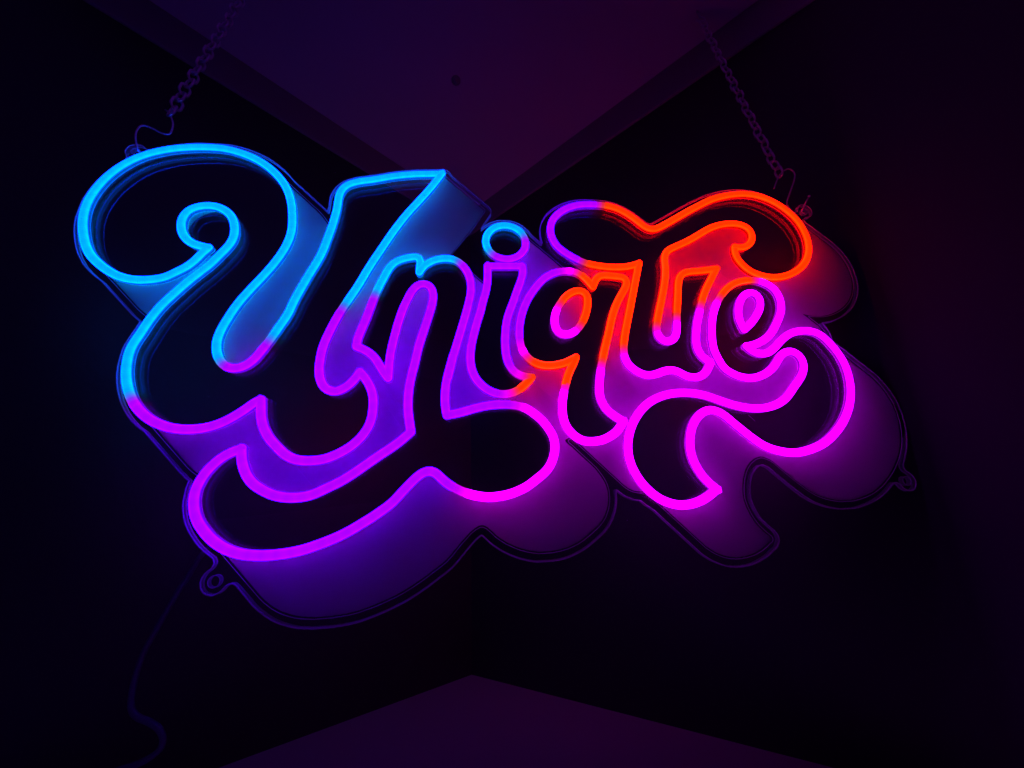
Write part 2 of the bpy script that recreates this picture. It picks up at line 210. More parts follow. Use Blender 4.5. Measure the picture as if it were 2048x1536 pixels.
  'qc': ('o', [(14, 'm'), (31, 'o')], """996,904 38,-13 28,-28 14,-38 3,-40 -3,-40 -6,-39 -10,-39 -11,-39 -14,-38 -15,-37 -17,-36 -19,-36 -22,-33 -25,-32 -28,-29 -31,-25 -35,-20 -38,-13 -40,-3 -39,9 -33,22 -22,34 -12,38 -5,40 1,40 5,40 9,39 14,38 17,36 20,35 22,34 24,32 25,31 28,29 30,27 33,23 36,18 38,12"""),
  'u': ('o', [(19, 'p'), (58, 'o'), (267, 'm'), (283, 'o'), (327, 'm'), (381, 'o')], """1797,1312* -38,-12 -38,-13 -38,-11 -39,-10 -39,-7 -40,-5 -40,-3 -40,-1 -40,0 -40,1 -39,2 -40,4 -40,4 -39,6 -40,7 -39,8 -38,11 -38,13 -37,16 -36,18 -34,19 -35,20 -34,22 -33,22 -32,24 -30,26 -29,28 -26,30 -23,33 -18,35 -14,38 -11,38 -6,40 -2,39 1,40 6,40 10,38 15,38 18,35 23,33 25,31 28,28 30,26 32,25 34,22 34,19 36,18 37,15 38,13 38,11 40,7 39,6 40,3 40,2 40,1 40,0 40,-1 40,-2 40,-4 39,-6 39,-8 38,-12 38,-14 36,-17 35,-20 34,-21 33,-22 31,-25 31,-25 30,-27 28,-28 28,-28 29,-28 30,-26 33,-22 38,-14 39,-4 40,7 37,15 35,18 35,20 34,21 34,21 34,21 34,21 34,22 33,21 34,22 33,21 34,22 34,22 33,21 34,21 34,21 34,21 35,20 34,21 35,20 34,20 35,20 34,20 35,19 36,19 36,18 36,16 37,15 38,14 37,13 39,11 38,11 39,11 38,9 39,9 40,8 39,6 40,5 39,3 40,2 40,-1 40,-2 40,-4 39,-7 39,-9 39,-11 38,-13 37,-15 36,-16 35,-19 34,-21 34,-22 31,-24 31,-26 29,-27 28,-29 27,-29 26,-31 24,-32 22,-33 19,-35 17,-36 14,-38 12,-38 10,-39 7,-39 6,-39 3,-40 1,-40 -1,-40 -5,-40 -6,-39 -10,-39 -12,-38 -14,-37 -17,-37 -20,-34 -21,-34 -24,-32 -26,-30 -28,-29 -30,-27 -31,-25 -32,-23 -34,-22 -35,-20 -35,-18 -37,-16 -37,-14 -38,-13 -38,-10 -40,-9 -39,-5 -40,-3 -40,-1 -40,3 -39,5 -40,8 -38,10 -38,13 -37,15 -36,18 -33,22 -30,26 -27,30 -24,32 -21,34 -18,35 -13,38 -7,39 0,40 4,40 7,39* 40,-3 40,-1 39,6 38,12 35,19 31,24 27,30 21,34 15,37 7,39 -1,40 -11,38 -21,34 -30,26 -35,20 -38,12 -39,7 -40,3 -40,-1 -39,-3 -40,-5 -39,-7 -39,-9 -39,-11 -37,-13 -37,-15 -37,-16 -35,-18 -36,-19 -34,-21 -34,-21 -33,-21 -34,-22 -34,-22 -33,-21 -34,-21 -35,-20 -34,-20 -35,-20 -35,-18 -36,-18 -36,-18 -36,-17 -36,-18 -35,-18 -35,-20 -31,-25 -26,-30 -19,-35 -12,-38 -7,-40 -4,-39 -2,-40 -4,-40 -6,-39 -7,-40 -8,-39 -9,-39 -11,-38 -10,-39 -12,-38 -12,-38 -13,-38 -13,-38 -13,-37 -14,-38 -13,-37 -14,-38 -13,-38 -13,-37 -13,-38 -13,-38 -12,-38 -11,-38 -10,-39 -6,-40 -2,-39 5,-40 16,-36 27,-30 36,-16 39,-2 38,12 33,23 24,31 18,36 12,38 9,39 8,39 7,39 7,40 7,39 7,39 7,39 8,40 9,39 9,38 10,39 8,39 9,39 8,39 7,40 9,39 10,38 13,38 18,36 24,32 30,25 36,18 38,11 40,6 39,5 40,4 40,5 39,5 40,6 39,6 40,7 39,6 39,7* -21,-34 -22,-34 -22,-33 -22,-34 -22,-34 -22,-33 -23,-33 -22,-34 -21,-34 -20,-35 -20,-35 -18,-36 -17,-36 -17,-36 -15,-37 -16,-38 -15,-37 -16,-37 -15,-37 -16,-37 -15,-37 -13,-38 -12,-38 -11,-39 -10,-39 -10,-39 -8,-39 -7,-40 -4,-40 1,-40 7,-39 13,-38 21,-34 26,-31 29,-28 30,-26* -20,-35 -22,-34 -24,-32 -28,-29 -32,-24 -37,-16 -39,-10 -40,-3 -40,5 -39,10 -36,17 -35,21 -35,19 -38,13 -40,5 -40,-2 -39,-8 -38,-12 -38,-14 -39,-12 -39,-9 -40,-4 -40,3 -39,11 -36,17 -34,21 -32,25 -28,28 -25,32 -18,36 -10,38 -5,40 1,41 3,40 6,39 7,40 9,39 10,39 11,39 12,38 12,39 12,38 12,38 13,39 12,38 12,38 13,39 12,38 12,38 12,39 12,38 13,38 12,39 12,38 12,38 12,39 12,38 12,39 12,38 13,38 12,38 12,39 13,38"""),
  'e': ('m', [(36, 'o'), (52, 'm')], """3006,194* 39,7 39,8 38,11 38,13 37,15 36,17 35,20 34,21 32,24 30,26 28,29 27,29 25,31 24,32 24,32 23,33 23,32 21,34 20,35 17,36 14,37 11,38 6,40 2,40 -2,39 -7,40 -12,38 -18,35 -24,32 -29,27 -33,23 -36,18 -37,14 -39,10 -39,6 -40,3 -40,-1 -40,-3 -39,-6 -39,-8 -39,-11 -37,-13 -37,-16 -35,-19 -33,-22 -33,-23 -30,-26 -29,-27 -28,-29 -26,-30 -26,-31 -23,-32 -23,-33 -22,-33 -20,-35 -19,-35 -17,-36 -16,-36 -14,-38 -13,-38 -11,-38 -10,-38 -9,-39 -8,-40 -7,-39 -6,-39 -5,-40 -3,-40 -1,-40 2,-39 7,-40 10,-38 12,-38 14,-38 15,-37 20,-34 26,-30 32,-25 34,-21 35,-18 37,-15 38,-11 39,-8 40,-4 40,0 40,4 39,8 38,11 38,14 36,16 35,19 34,21 32,24 30,26 29,28 26,30 26,31 26,29 29,28 33,23 35,18 39,10 40,1 38,-10 34,-21 26,-30 16,-37 7,-39 -3,-39 -10,-39 -16,-36 -21,-35 -24,-32 -26,-30 -28,-28 -28,-28 -29,-27 -29,-28 -28,-29 -28,-28 -29,-28 -30,-26 -31,-25 -33,-22 -35,-20 -36,-17 -37,-15 -38,-12 -39,-10 -39,-8 -39,-6 -40,-3 -40,-1 -40,0 -40,3 -39,4 -40,6 -39,7 -39,9 -39,10 -38,11 -38,13 -38,13 -37,13 -37,15 -37,14 -38,15 -37,13 -38,12 -39,10 -39,8 -39,7 -40,5 -40,4 -40,2 -39,0 -40,-1 -40,-2 -40,-5 -39,-6 -39,-9 -39,-10 -38,-13 -37,-14 -37,-16 -35,-18 -34,-20 -33,-23 -31,-25 -30,-27 -28,-28 -26,-30 -25,-31 -24,-33 -21,-33 -20,-35 -17,-36 -16,-37 -13,-37 -11,-39 -8,-39 -6,-39 -2,-40 0,-40 4,-40 7,-39 10,-39 13,-37 16,-37 18,-36 20,-34 23,-33 24,-31 27,-30 28,-29 30,-26 32,-24 33,-21 36,-18 36,-16 38,-13 39,-10 39,-7 40,-2 40,0 40,4 39,6 39,9 38,12 38,14 36,16 36,18 34,20 34,21 34,21* -29,27 -30,28 -27,29 -26,31 -23,32 -20,35 -18,36 -15,37 -13,38 -9,39 -6,40 -2,40 2,40 5,40 8,39 11,39 13,38 15,37 18,35 22,34 24,32 28,29 30,27 33,23 35,18 38,13 40,5 40,-4 38,-12 36,-17 34,-22 31,-26 28,-28 28,-29 29,-28 29,-28 29,-27 29,-28 29,-27 30,-27 31,-26 31,-26 31,-24 33,-23 35,-20 36,-17 38,-15 38,-12 39,-10 39,-8 39,-8 40,-5 40,-3 40,-1 40,3 40,5 40,7 39,9 39,9 38,11 39,12 37,13 38,15 36,17 35,19 35,20 34,22 33,23 32,24 31,25 31,25 30,27 30,28 28,28 27,30 26,30 25,32 23,32 23,33 21,35 19,35 18,36 16,36 14,38 13,38 11,39 9,39 7,39 5,40 3,40 1,40 -1,40 -3,40 -6,40 -9,39 -11,39 -13,37 -16,37 -18,36 -20,35 -20,34 -23,34 -24,32 -28,29 -30,25 -35,20 -38,14 -39,9 -40,4 -40,1 -40,-2 -40,-4 -39,-7 -39,-10 -38,-13 -37,-17 -35,-19 -33,-22 -33,-23 -32,-25 -30,-25 -31,-27 -30,-26 -32,-25 -32,-23 -35,-20 -37,-15 -39,-8 -40,-1 -40,6 -38,13 -34,21 -29,28"""),
  'ec': ('m', [], """3031,416* -13,39 -10,39 -7,40 -2,40 2,40 7,40 10,40 13,38 16,37 20,35 22,34 26,31 30,27 34,22 38,14 40,4 38,-12 30,-27 16,-37 4,-40 -6,-40 -12,-38 -18,-37 -21,-34 -24,-33 -25,-31 -26,-31 -27,-30 -29,-29 -30,-27 -31,-25 -33,-25"""),
}
SIGN_VINYL = [
  """-1710,-2391 -15,3 -30,1 -20,4 -25,1 -55,11 -35,10 -85,30 -40,20 -35,20 -30,20 -45,34 -40,34 -550,552 -50,61 -19,25 -26,40 -20,46 -15,47 -10,42 -2,20 -3,10 0,29 5,5 6,-14 0,-30 18,-75 19,-45 35,-65 29,-40 19,-20 10,-15 54,-54 39,-31 70,-50 46,-26 70,-30 30,-10 90,-21 30,-5 30,-1 20,-4 60,-1 30,-5 20,1 25,4 70,1 25,4 35,1 50,9 20,1 75,16 90,25 135,45 75,30 115,57 85,48 75,45 120,80 41,31 62,60 15,20 32,33 18,22 95,95 52,40 30,16 20,8 15,3 35,-1 20,-6 15,-7 25,-16 28,-27 19,-15 33,-32 69,-48 76,-41 70,-30 70,-21 95,-20 55,-6 40,1 25,4 25,1 20,4 25,1 60,11 40,10 55,18 40,17 60,30 50,30 105,74 27,22 40,40 39,60 20,40 15,45 11,55 0,80 -6,30 -13,40 -17,35 -30,50 -26,36 -25,31 -40,40 -35,30 -45,34 -30,20 -40,19 -25,10 -35,10 -60,12 -35,1 -30,4 -100,0 -25,-4 -45,-1 -65,-10 -50,-10 -65,-17 -90,-26 -60,-15 -100,-21 -20,-1 -7,3 -4,5 -6,20 -9,55 -2,25 -4,30 0,125 4,20 1,30 4,20 2,25 41,167 8,43 8,30 13,70 12,30 30,110 110,420 31,145 10,60 1,25 4,20 1,15 -1,60 -3,15 -2,25 -11,55 -20,60 -25,50 -38,55 -28,28 -25,19 -25,16 -30,14 -37,8 -11,5 4,5 14,1 9,-1 41,-15 29,-15 41,-30 220,-218 28,-22 22,-27 10,-9 5,-2 5,2 10,30 5,-4 2,-20 -4,-20 -1,-20 -11,-55 -46,-175 -19,-90 -43,-140 -38,-155 -26,-120 -2,-20 -9,-55 0,-160 12,-65 17,-50 28,-55 19,-30 26,-32 34,-33 41,-31 30,-18 50,-20 55,-13 85,0 50,13 45,18 55,35 32,26 68,68 6,7 4,10 -1,5 -9,6 -20,2 -50,11 -30,10 -20,10 -30,19 -37,37 -13,20 -21,40 -16,45 -9,35 -11,80 0,190 4,20 1,30 4,20 2,25 16,90 15,60 23,70 43,110 32,95 63,170 20,60 16,70 1,80 -2,10 -5,5 -11,2 -195,0 -30,3 -20,-7 -50,0 -14,2 -4,5 13,5 70,1 5,1 3,8 -2,5 -8,10 -129,130 -13,20 4,5 35,-33 45,-28 35,-15 45,-11 75,0 30,6 50,21 35,23 40,40 16,22 25,50 11,50 0,60 -6,35 -16,42 -18,33 -18,25 -2,5 3,2 10,-7 30,-28 155,-155 28,-22 37,-38 18,-22 30,-25 249,-250 -4,-5 -18,-6 -30,-2 -25,-5 -60,-17 -35,-14 -50,-25 -40,-25 -55,-44 -15,-15 -55,-66 -66,-91 -42,-70 -45,-90 -24,-60 -33,-105 -21,-95 -7,-60 -4,-20 0,-125 6,-40 12,-55 18,-45 21,-35 20,-27 40,-40 35,-24 40,-20 50,-15 30,-2 20,-4 40,0 20,4 30,1 55,10 35,9 50,17 90,42 7,-1 2,-5 -3,-10 -82,-160 -24,-60 -50,-165 -12,-45 -15,-85 -1,-35 -4,-25 0,-45 6,-55 6,-30 10,-30 25,-50 33,-45 29,-30 27,-20 21,-14 25,-12 30,-10 25,-6 115,0 40,6 45,13 40,17 41,21 45,30 37,30 47,59 11,16 4,10 0,5 -3,5 -6,5 -71,49 -35,28 -42,43 -29,45 -21,45 -8,25 -6,30 -2,25 -4,25 4,25 1,30 6,40 14,85 17,70 45,160 64,200 44,120 35,115 32,95 47,115 38,77 49,83 72,110 16,30 14,35 6,35 -6,25 -11,17 -10,8 -10,6 -25,9 -30,7 -35,1 -25,4 -50,1 -30,4 -65,0 -25,-7 -20,-7 -31,-23 -24,-30 -38,-80 -7,-6 -5,2 -5,6 -44,68 -21,28 -36,37 -29,23 -15,10 -30,15 -50,15 -30,1 -13,6 4,5 14,1 20,-6 17,0 23,-6 43,-19 53,-35 104,-101 5,-1 5,1 6,6 16,30 3,10 -3,10 -7,7 -410,412 -25,32 -25,39 -15,31 -19,59 -6,30 0,20 -6,20 0,55 6,20 0,20 5,28 15,46 30,61 35,45 55,56 36,29 45,30 35,20 39,18 12,7 23,7 16,8 72,20 17,1 15,4 15,1 15,4 25,0 4,-5 -14,-6 -25,0 -15,-5 -20,-1 -10,-4 -40,-8 -55,-18 -15,-8 -30,-12 -30,-16 -40,-25 -55,-38 -74,-74 -18,-25 -21,-35 -24,-55 -10,-40 -2,-15 -5,-15 1,-40 -1,-55 5,-15 2,-15 11,-45 23,-55 44,-65 46,-45 88,-66 65,-40 75,-40 60,-25 30,-10 95,-21 20,-1 50,-9 35,-1 20,-4 200,0 20,4 25,1 55,11 115,36 10,1 5,-4 1,-7 -15,-50 -38,-115 -253,-800 -26,-110 -10,-65 -2,-35 -3,-20 0,-10 3,-20 2,-30 9,-35 19,-40 21,-30 32,-32 45,-34 35,-20 35,-13 30,-8 70,0 30,6 115,38 30,8 35,7 45,0 30,-7 35,-12 60,-34 35,-18 25,-9 45,-9 50,0 30,6 35,12 20,11 35,26 12,12 24,30 40,60 7,15 1,10 -4,7 -28,28 -18,15 -26,30 -13,20 -17,35 -8,25 -6,30 -1,60 6,40 11,55 20,80 20,70 15,45 110,265 29,65 18,35 48,85 171,260 14,25 0,5 -4,5 -6,1 -30,-4 -40,-9 -130,-20 -25,-1 -20,-4 -25,-1 -20,-4 -25,-1 -60,-10 -25,-7 -25,-9 -25,-14 -22,-17 -18,-19 -16,-26 -14,-30 -20,-60 -29,-140 -48,-205 -47,-260 -15,-60 -17,-40 -19,-27 -23,-23 -12,-9 -23,-11 -17,-6 -15,-2 -25,1 -20,6 -20,10 -27,26 -13,25 -5,15 -6,30 -1,35 6,40 16,65 43,135 93,260 25,75 26,90 25,100 15,85 1,30 4,25 1,45 12,70 14,40 20,35 39,40 22,16 45,25 50,23 120,60 60,32 130,78 70,47 105,65 110,54 30,12 70,23 45,12 55,10 25,1 20,4 20,0 70,0 35,-5 40,-10 15,-6 30,-16 32,-25 19,-30 15,-35 2,-15 -1,-55 -11,-40 -12,-25 -13,-20 -19,-25 -10,-10 -42,-31 -40,-20 -45,-11 -65,-1 -25,3 -5,-1 -5,-6 -6,-33 -6,-45 0,-25 7,-40 15,-45 9,-20 41,-66 25,-31 20,-20 30,-24 45,-28 65,-27 30,-10 60,-15 35,-6 35,-1 20,-4 20,-1 20,1 20,4 35,1 55,10 45,11 45,15 55,22 75,38 71,46 24,18 40,34 35,36 27,32 39,55 25,45 25,55 25,80 11,60 1,30 4,25 1,20 -1,25 -4,25 -1,35 -11,65 -25,90 -19,45 -28,55 -13,20 -26,36 -50,62 -59,62 4,5 20,-14 213,-211 30,-25 22,-23 25,-30 38,-32 45,-45 17,-22 20,-16 45,-45 19,-22 21,-18 45,-45 20,-24 41,-43 29,-39 21,-31 24,-45 30,-69 21,-76 11,-55 2,-25 3,-20 0,-115 -3,-20 -2,-25 -11,-55 -10,-35 -15,-40 -32,-70 -14,-20 -14,-25 -34,-45 -17,-21 -35,-36 -17,-13 -23,-22 -30,-24 -60,-40 -45,-24 -50,-24 -55,-22 -90,-25 -80,-12 -110,1 -65,10 -60,15 -5,0 -5,-3 1,-5 4,-5 15,-13 45,-45 19,-22 21,-18 50,-50 30,-45 13,-27 14,-50 6,-45 -1,-45 -4,-25 2,-9 4,-6 111,-113 30,-25 43,-42 17,-22 23,-18 235,-235 28,-35 53,-85 27,-55 20,-45 21,-70 15,-75 1,-50 4,-25 0,-30 -4,-25 -1,-50 -10,-60 -16,-70 -23,-70 -24,-60 -23,-45 -35,-60 -30,-45 -34,-45 -61,-70 -56,-56 -65,-56 -85,-64 -45,-30 -80,-44 -45,-21 -40,-15 -60,-20 -100,-25 -55,-11 -25,-1 -25,-5 -120,1 -70,10 -55,11 -55,15 -60,22 -45,21 -66,43 -24,18 -20,19 -47,38 -28,27 -17,13 -68,67 -27,23 -111,110 -37,26 -25,12 -30,12 -15,5 -30,6 -15,0 -50,-11 -30,-13 -55,-35 -39,-37 -33,-40 -13,-20 -38,-75 -18,-50 -16,-60 -10,-65 0,-55 12,-70 20,-65 30,-65 14,-25 24,-35 47,-53 65,-62 4,-5 1,-10 -5,-7 -10,-9 -25,-13 -40,-27 -60,-33 -65,-27 -50,-15 -80,-16 -30,-1 -25,-4 -45,0 -20,4 -30,1 -70,16 -45,17 -40,19 -25,14 -70,49 -555,555 -15,4 -70,1 -45,9 -25,9 -35,18 -45,34 -511,512 -9,7 -10,2 -10,-4 -50,-30 -4,-5 1,-10 26,-30 30,-25 143,-145 67,-65 28,-30 15,-20 40,-60 30,-55 15,-40 11,-55 0,-60 -3,-15 -2,-20 -11,-45 -12,-35 -33,-65 -29,-40 -47,-47 -125,-89 -60,-37 -40,-21 -55,-22 -60,-20 -75,-16 -40,-5 -25,-1 -20,-4 -120,0 -85,15 -45,11 -35,10 -70,27 -75,38 -70,45 -32,26 -36,35 -17,13 -30,27 -29,15 -21,5 -10,0 -20,-3 -15,-6 -30,-16 -47,-35 -100,-100 -18,-22 -35,-36 -20,-25 -48,-47 -26,-20 -36,-26 -145,-95 -100,-58 -90,-47 -55,-25 -105,-40 -90,-30 -70,-20 -65,-16 -90,-15 -30,-1 -20,-4 -40,-1 -25,-4 -145,-1""",
  """1818,-1590 17,-3 80,1 70,10 60,16 60,22 65,33 60,35 29,21 1,5 -1,5 -76,75 -28,34 -15,21 -31,50 -12,25 -28,75 -10,40 -6,35 -3,45 3,60 12,60 10,40 13,40 21,50 26,45 35,47 45,45 40,29 45,22 20,7 25,7 60,0 40,-12 50,-24 37,-26 123,-123 22,-17 68,-68 22,-17 23,-22 85,-69 45,-30 50,-25 35,-15 45,-15 60,-15 55,-11 35,-5 30,-1 20,-4 55,-1 25,5 25,1 60,10 120,31 75,25 30,12 70,35 55,33 90,64 50,40 28,27 25,20 45,45 17,22 22,23 54,70 30,45 48,85 37,90 20,65 11,45 10,60 2,30 3,20 0,105 -3,20 -2,25 -16,75 -20,60 -20,45 -40,75 -35,55 -46,57 -35,29 -25,15 -35,16 -45,13 -45,7 -80,0 -20,-4 -30,-1 -60,-13 -60,-21 -47,-23 -33,-19 -55,-39 -50,-40 -85,-74 -25,-19 -30,-20 -40,-20 -25,-10 -25,-6 -30,-5 -15,0 -40,6 -20,5 -25,10 -11,6 -36,25 -20,20 -13,20 0,5 5,6 65,13 35,10 30,10 55,22 40,20 30,18 55,39 27,22 33,32 42,48 64,85 65,95 25,45 15,35 16,50 10,50 0,85 -11,55 -12,30 -13,25 -14,20 -17,17 -25,25 -20,14 -35,20 -35,14 -55,15 -30,7 -110,0 -45,-5 -55,-12 -35,-10 -50,-19 -52,-26 -33,-20 -70,-53 -67,-67 -28,-34 -45,-60 -46,-71 -40,-75 -29,-70 -30,-90 -15,-60 -16,-80 -16,-100 -1,-40 -3,-20 -1,-15 4,-25 2,-35 6,-30 9,-35 31,-85 28,-55 12,-17 23,-23 47,-34 65,-32 45,-15 45,-11 25,-1 20,-4 20,-1 20,1 20,4 25,1 50,11 30,10 73,31 42,24 50,34 32,27 31,30 85,100 47,37 44,23 46,12 25,0 35,-9 25,-12 22,-16 14,-15 15,-25 10,-25 6,-30 -1,-40 -10,-40 -17,-40 -29,-46 -62,-74 -33,-28 -145,-145 -40,-34 -25,-19 -55,-35 -50,-25 -70,-25 -90,-21 -25,-1 -20,-4 -135,-1 -85,11 -55,11 -80,20 -120,40 -160,62 -30,9 -85,22 -100,15 -55,1 -30,4 -35,0 -25,-4 -45,-1 -20,-4 -25,-1 -95,-22 -75,-25 -55,-24 -55,-30 -31,-21 -49,-38 -37,-37 -23,-23 -27,-32 -44,-60 -35,-60 -29,-65 -25,-75 -11,-50 -2,-20 -3,-15 -1,-95 6,-45 11,-45 20,-60 22,-50 23,-40 19,-30 41,-52 70,-71 45,-33 33,-19 47,-24 60,-22 45,-11""",
  """-2020,-1376 -15,3 -25,1 -60,11 -85,30 -42,21 -43,24 -45,30 -27,21 -38,39 -35,50 -21,36 -24,55 -15,45 -20,95 -5,4 -5,1 -30,-10 -30,-12 -40,-20 -30,-18 -30,-23 -57,-57 -24,-30 -19,-29 -31,-56 -11,-25 -15,-45 -2,-15 -5,-15 -1,-28 -5,-11 -4,4 -2,20 5,20 1,15 10,39 12,31 1,10 -2,5 -6,5 -60,39 -36,26 -32,30 -24,20 -524,525 -15,20 -19,19 -11,16 -9,10 -30,41 -25,39 -35,72 -13,33 -12,25 -10,30 -15,53 -15,67 -1,20 -5,20 1,20 -6,20 1,34 5,5 6,-14 0,-45 5,-15 1,-25 4,-10 7,-45 11,-45 39,-105 29,-65 13,-20 13,-25 29,-45 14,-15 10,-15 19,-20 11,-15 36,-35 18,-14 20,-18 55,-41 48,-27 42,-21 55,-22 60,-18 55,-11 40,-5 145,0 40,5 55,11 45,13 60,24 25,13 50,30 45,30 65,49 20,19 17,13 33,32 24,18 26,16 10,5 10,1 4,-2 3,-5 10,-55 2,-20 10,-60 6,-30 10,-35 19,-50 23,-45 17,-30 46,-62 120,-121 50,-38 35,-20 50,-20 45,-11 40,-5 105,-1 45,6 50,11 45,15 35,15 63,31 32,19 45,30 30,24 47,47 24,30 30,45 25,50 12,30 8,30 11,70 0,130 -11,70 -20,65 -37,75 -23,35 -46,57 -10,10 -10,5 -5,-1 -5,-5 -29,-51 -31,-42 -26,-28 -29,-27 -45,-29 -45,-16 -45,0 -40,13 -30,21 -26,28 -12,20 -15,30 -17,50 -11,55 -2,35 -4,25 0,75 4,25 1,45 4,20 2,25 11,55 20,80 44,135 31,85 35,86 29,64 122,245 25,55 91,220 64,135 13,30 102,210 18,40 78,150 72,130 70,115 169,250 88,140 58,100 57,105 2,10 -3,5 -5,3 -5,1 -15,-5 -25,0 -20,-6 -25,1 -20,-6 -20,2 -4,5 19,6 25,-1 20,6 20,0 20,5 25,-1 15,6 10,-2 15,-12 208,-207 18,-15 24,-28 45,-45 16,-12 13,-15 16,-15 20,-23 36,-32 14,-17 15,-13 20,-23 61,-57 5,-10 0,-10 -11,-23 -56,-102 -76,-130 -77,-120 -161,-239 -55,-91 -10,-15 -7,-15 1,-10 4,-5 -5,-5 -63,-8 -30,-7 -30,-10 -35,-14 -55,-35 -30,-24 -22,-22 -18,-25 -15,-25 -5,-5 -5,3 -2,12 1,15 3,20 1,65 -1,10 -6,25 -9,15 -11,10 -11,5 -20,5 -10,1 -35,-4 -20,-5 -40,-11 -45,-18 -50,-25 -20,-12 -45,-45 -26,-41 -34,-75 -60,-155 -32,-95 -28,-100 -59,-235 -51,-170 -16,-65 -6,-40 1,-30 5,-20 3,-5 8,-6 85,-43 45,-30 15,-14 35,-35 21,-27 59,-96 55,-79 5,-6 5,-2 5,3 7,40 1,145 4,25 1,35 4,20 2,30 15,100 30,170 21,100 30,115 33,100 27,70 24,55 26,46 18,24 15,15 32,21 20,8 15,3 20,0 25,-7 10,-4 20,-14 10,-11 11,-16 17,-35 9,-40 0,-70 -5,-40 -21,-105 -30,-120 -46,-170 -37,-145 -14,-75 -17,-110 -33,-160 -10,-65 -2,-25 -4,-20 -1,-30 -4,-20 0,-185 4,-20 1,-30 6,-40 28,-155 -2,-10 -7,-10 -38,-38 -22,-17 -28,-27 -30,-24 -230,-158 -175,-127 -70,-45 -40,-23 -65,-32 -30,-13 -105,-50 -45,-17 -70,-16 -25,-1 -20,-4 -70,-1""",
  """-2740,-86 -25,5 -20,7 -25,13 -22,16 -34,35 -19,30 -23,45 -17,55 -12,60 0,75 10,65 17,65 34,105 36,95 19,45 46,92 44,78 102,165 78,135 57,115 24,53 31,82 15,50 15,60 11,55 2,25 4,25 -1,130 -3,20 -2,25 -3,20 -2,25 -8,50 -2,20 -15,80 -21,85 -15,50 -30,80 -25,55 -45,80 -49,70 -39,50 -33,33 -24,32 -3,5 2,3 15,-8 15,-13 203,-202 18,-15 19,-23 50,-50 20,-17 63,-65 18,-15 14,-17 11,-8 32,-35 57,-55 10,-12 30,-31 35,-41 76,-106 44,-85 5,-6 6,1 7,10 1,5 1,15 4,15 1,15 5,15 0,20 5,15 -1,20 6,20 0,27 5,12 5,-4 1,-15 -5,-20 0,-20 -5,-20 0,-20 -5,-15 0,-20 -5,-15 0,-15 -5,-15 0,-15 -19,-110 -35,-175 -16,-65 -30,-95 -61,-155 -81,-220 -44,-135 -39,-150 -20,-60 -140,-300 -70,-130 -36,-56 -20,-26 -25,-25 -25,-19 -30,-18 -35,-12 -30,-6 -15,-1""",
  """-3730,86 -5,4 -1,25 5,20 1,15 10,43 20,61 8,16 2,12 8,18 12,47 8,18 2,13 15,46 13,31 2,10 -1,10 -4,5 -86,60 -69,57 -457,458 -74,75 -12,15 3,4 15,-9 32,-30 18,-14 15,-13 95,-69 60,-35 35,-18 30,-12 45,-15 40,-10 35,-6 30,-1 15,-4 70,0 20,4 30,1 85,16 70,25 20,10 30,20 96,71 37,30 17,18 22,27 28,39 44,76 16,20 10,3 90,0 45,11 55,22 5,1 5,-2 -3,-10 -11,-20 -85,-140 -54,-70 -104,-125 -49,-65 -126,-185 -51,-85 -23,-45 -47,-105 -39,-120 -8,-29 -42,-126 -12,-50 0,-30""",
  """745,329 -16,6 -19,9 -17,16 -13,15 -10,20 -10,30 -6,35 -1,45 7,45 15,55 12,30 17,35 40,65 34,45 62,62 30,23 40,23 40,14 30,3 30,-5 20,-7 10,-6 17,-17 9,-15 7,-15 4,-20 0,-70 -6,-40 -15,-60 -10,-30 -27,-70 -28,-55 -21,-36 -38,-49 -25,-25 -27,-21 -25,-15 -35,-16 -25,-5 -35,-1""",
  """3030,425 -5,10 -10,30 -11,45 -6,40 0,45 6,40 14,60 19,50 27,55 15,25 24,30 42,42 25,16 30,14 40,9 20,-1 30,-9 17,-11 19,-20 10,-20 6,-25 1,-50 -2,-15 -7,-25 -23,-50 -20,-35 -46,-61 -70,-82 -27,-22 -23,-22 -69,-53 -16,-11 -5,-1""",
  """-120,1126 -5,4 -1,10 0,65 1,12 5,6 5,3 35,-1 4,-5 -11,-5 -18,-4 -6,-6 -2,-10 0,-50""",
  """-4380,1195 -15,15 -30,41 -7,14 -13,15 -24,45 -26,56 -12,34 -13,26 -12,39 -8,16 -20,61 -15,61 -7,42 -3,10 -1,15 -5,20 1,20 -5,15 -1,10 1,19 5,5 6,-14 0,-35 5,-15 0,-20 5,-15 0,-15 5,-15 1,-15 16,-60 29,-90 8,-16 17,-49 20,-45 30,-60 24,-40 49,-70""",
  """-85,1405 -15,16 -25,45 -15,54 0,14 5,5 5,-12 8,-37 14,-35 28,-45""",
  """-3535,1535 -5,5 -10,19 -15,46 -6,30 -2,25 -4,30 4,20 2,25 11,40 20,40 18,25 31,25 26,15 40,16 40,11 35,5 45,0 35,-5 25,-7 14,-5 8,-5 -3,-5 -19,-6 -35,-4 -40,-10 -25,-9 -35,-18 -20,-12 -27,-21 -28,-28 -30,-42 -21,-40 -10,-25 -10,-45 -6,-40 0,-20 3,-15 0,-10""",
  """-135,1586 -5,4 0,15 3,10 2,16 10,33 15,30 10,15 20,26 15,16 37,29 33,20 28,10 37,7 10,3 20,-1 4,-4 -11,-5 -28,-2 -35,-11 -50,-25 -20,-13 -39,-39 -23,-35 -20,-45 -6,-20 -1,-20""",
  """285,1748 -10,6 -15,14 -35,20 -55,20 -25,1 -13,6 4,5 19,0 10,-3 20,-3 29,-9 40,-20 26,-20 13,-15 -3,-4""",
  """2030,1854 -19,6 -30,15 -36,24 -85,86 -7,10 2,3 16,-8 79,-79 30,-24 30,-14 28,-8 11,-5 -4,-5""",
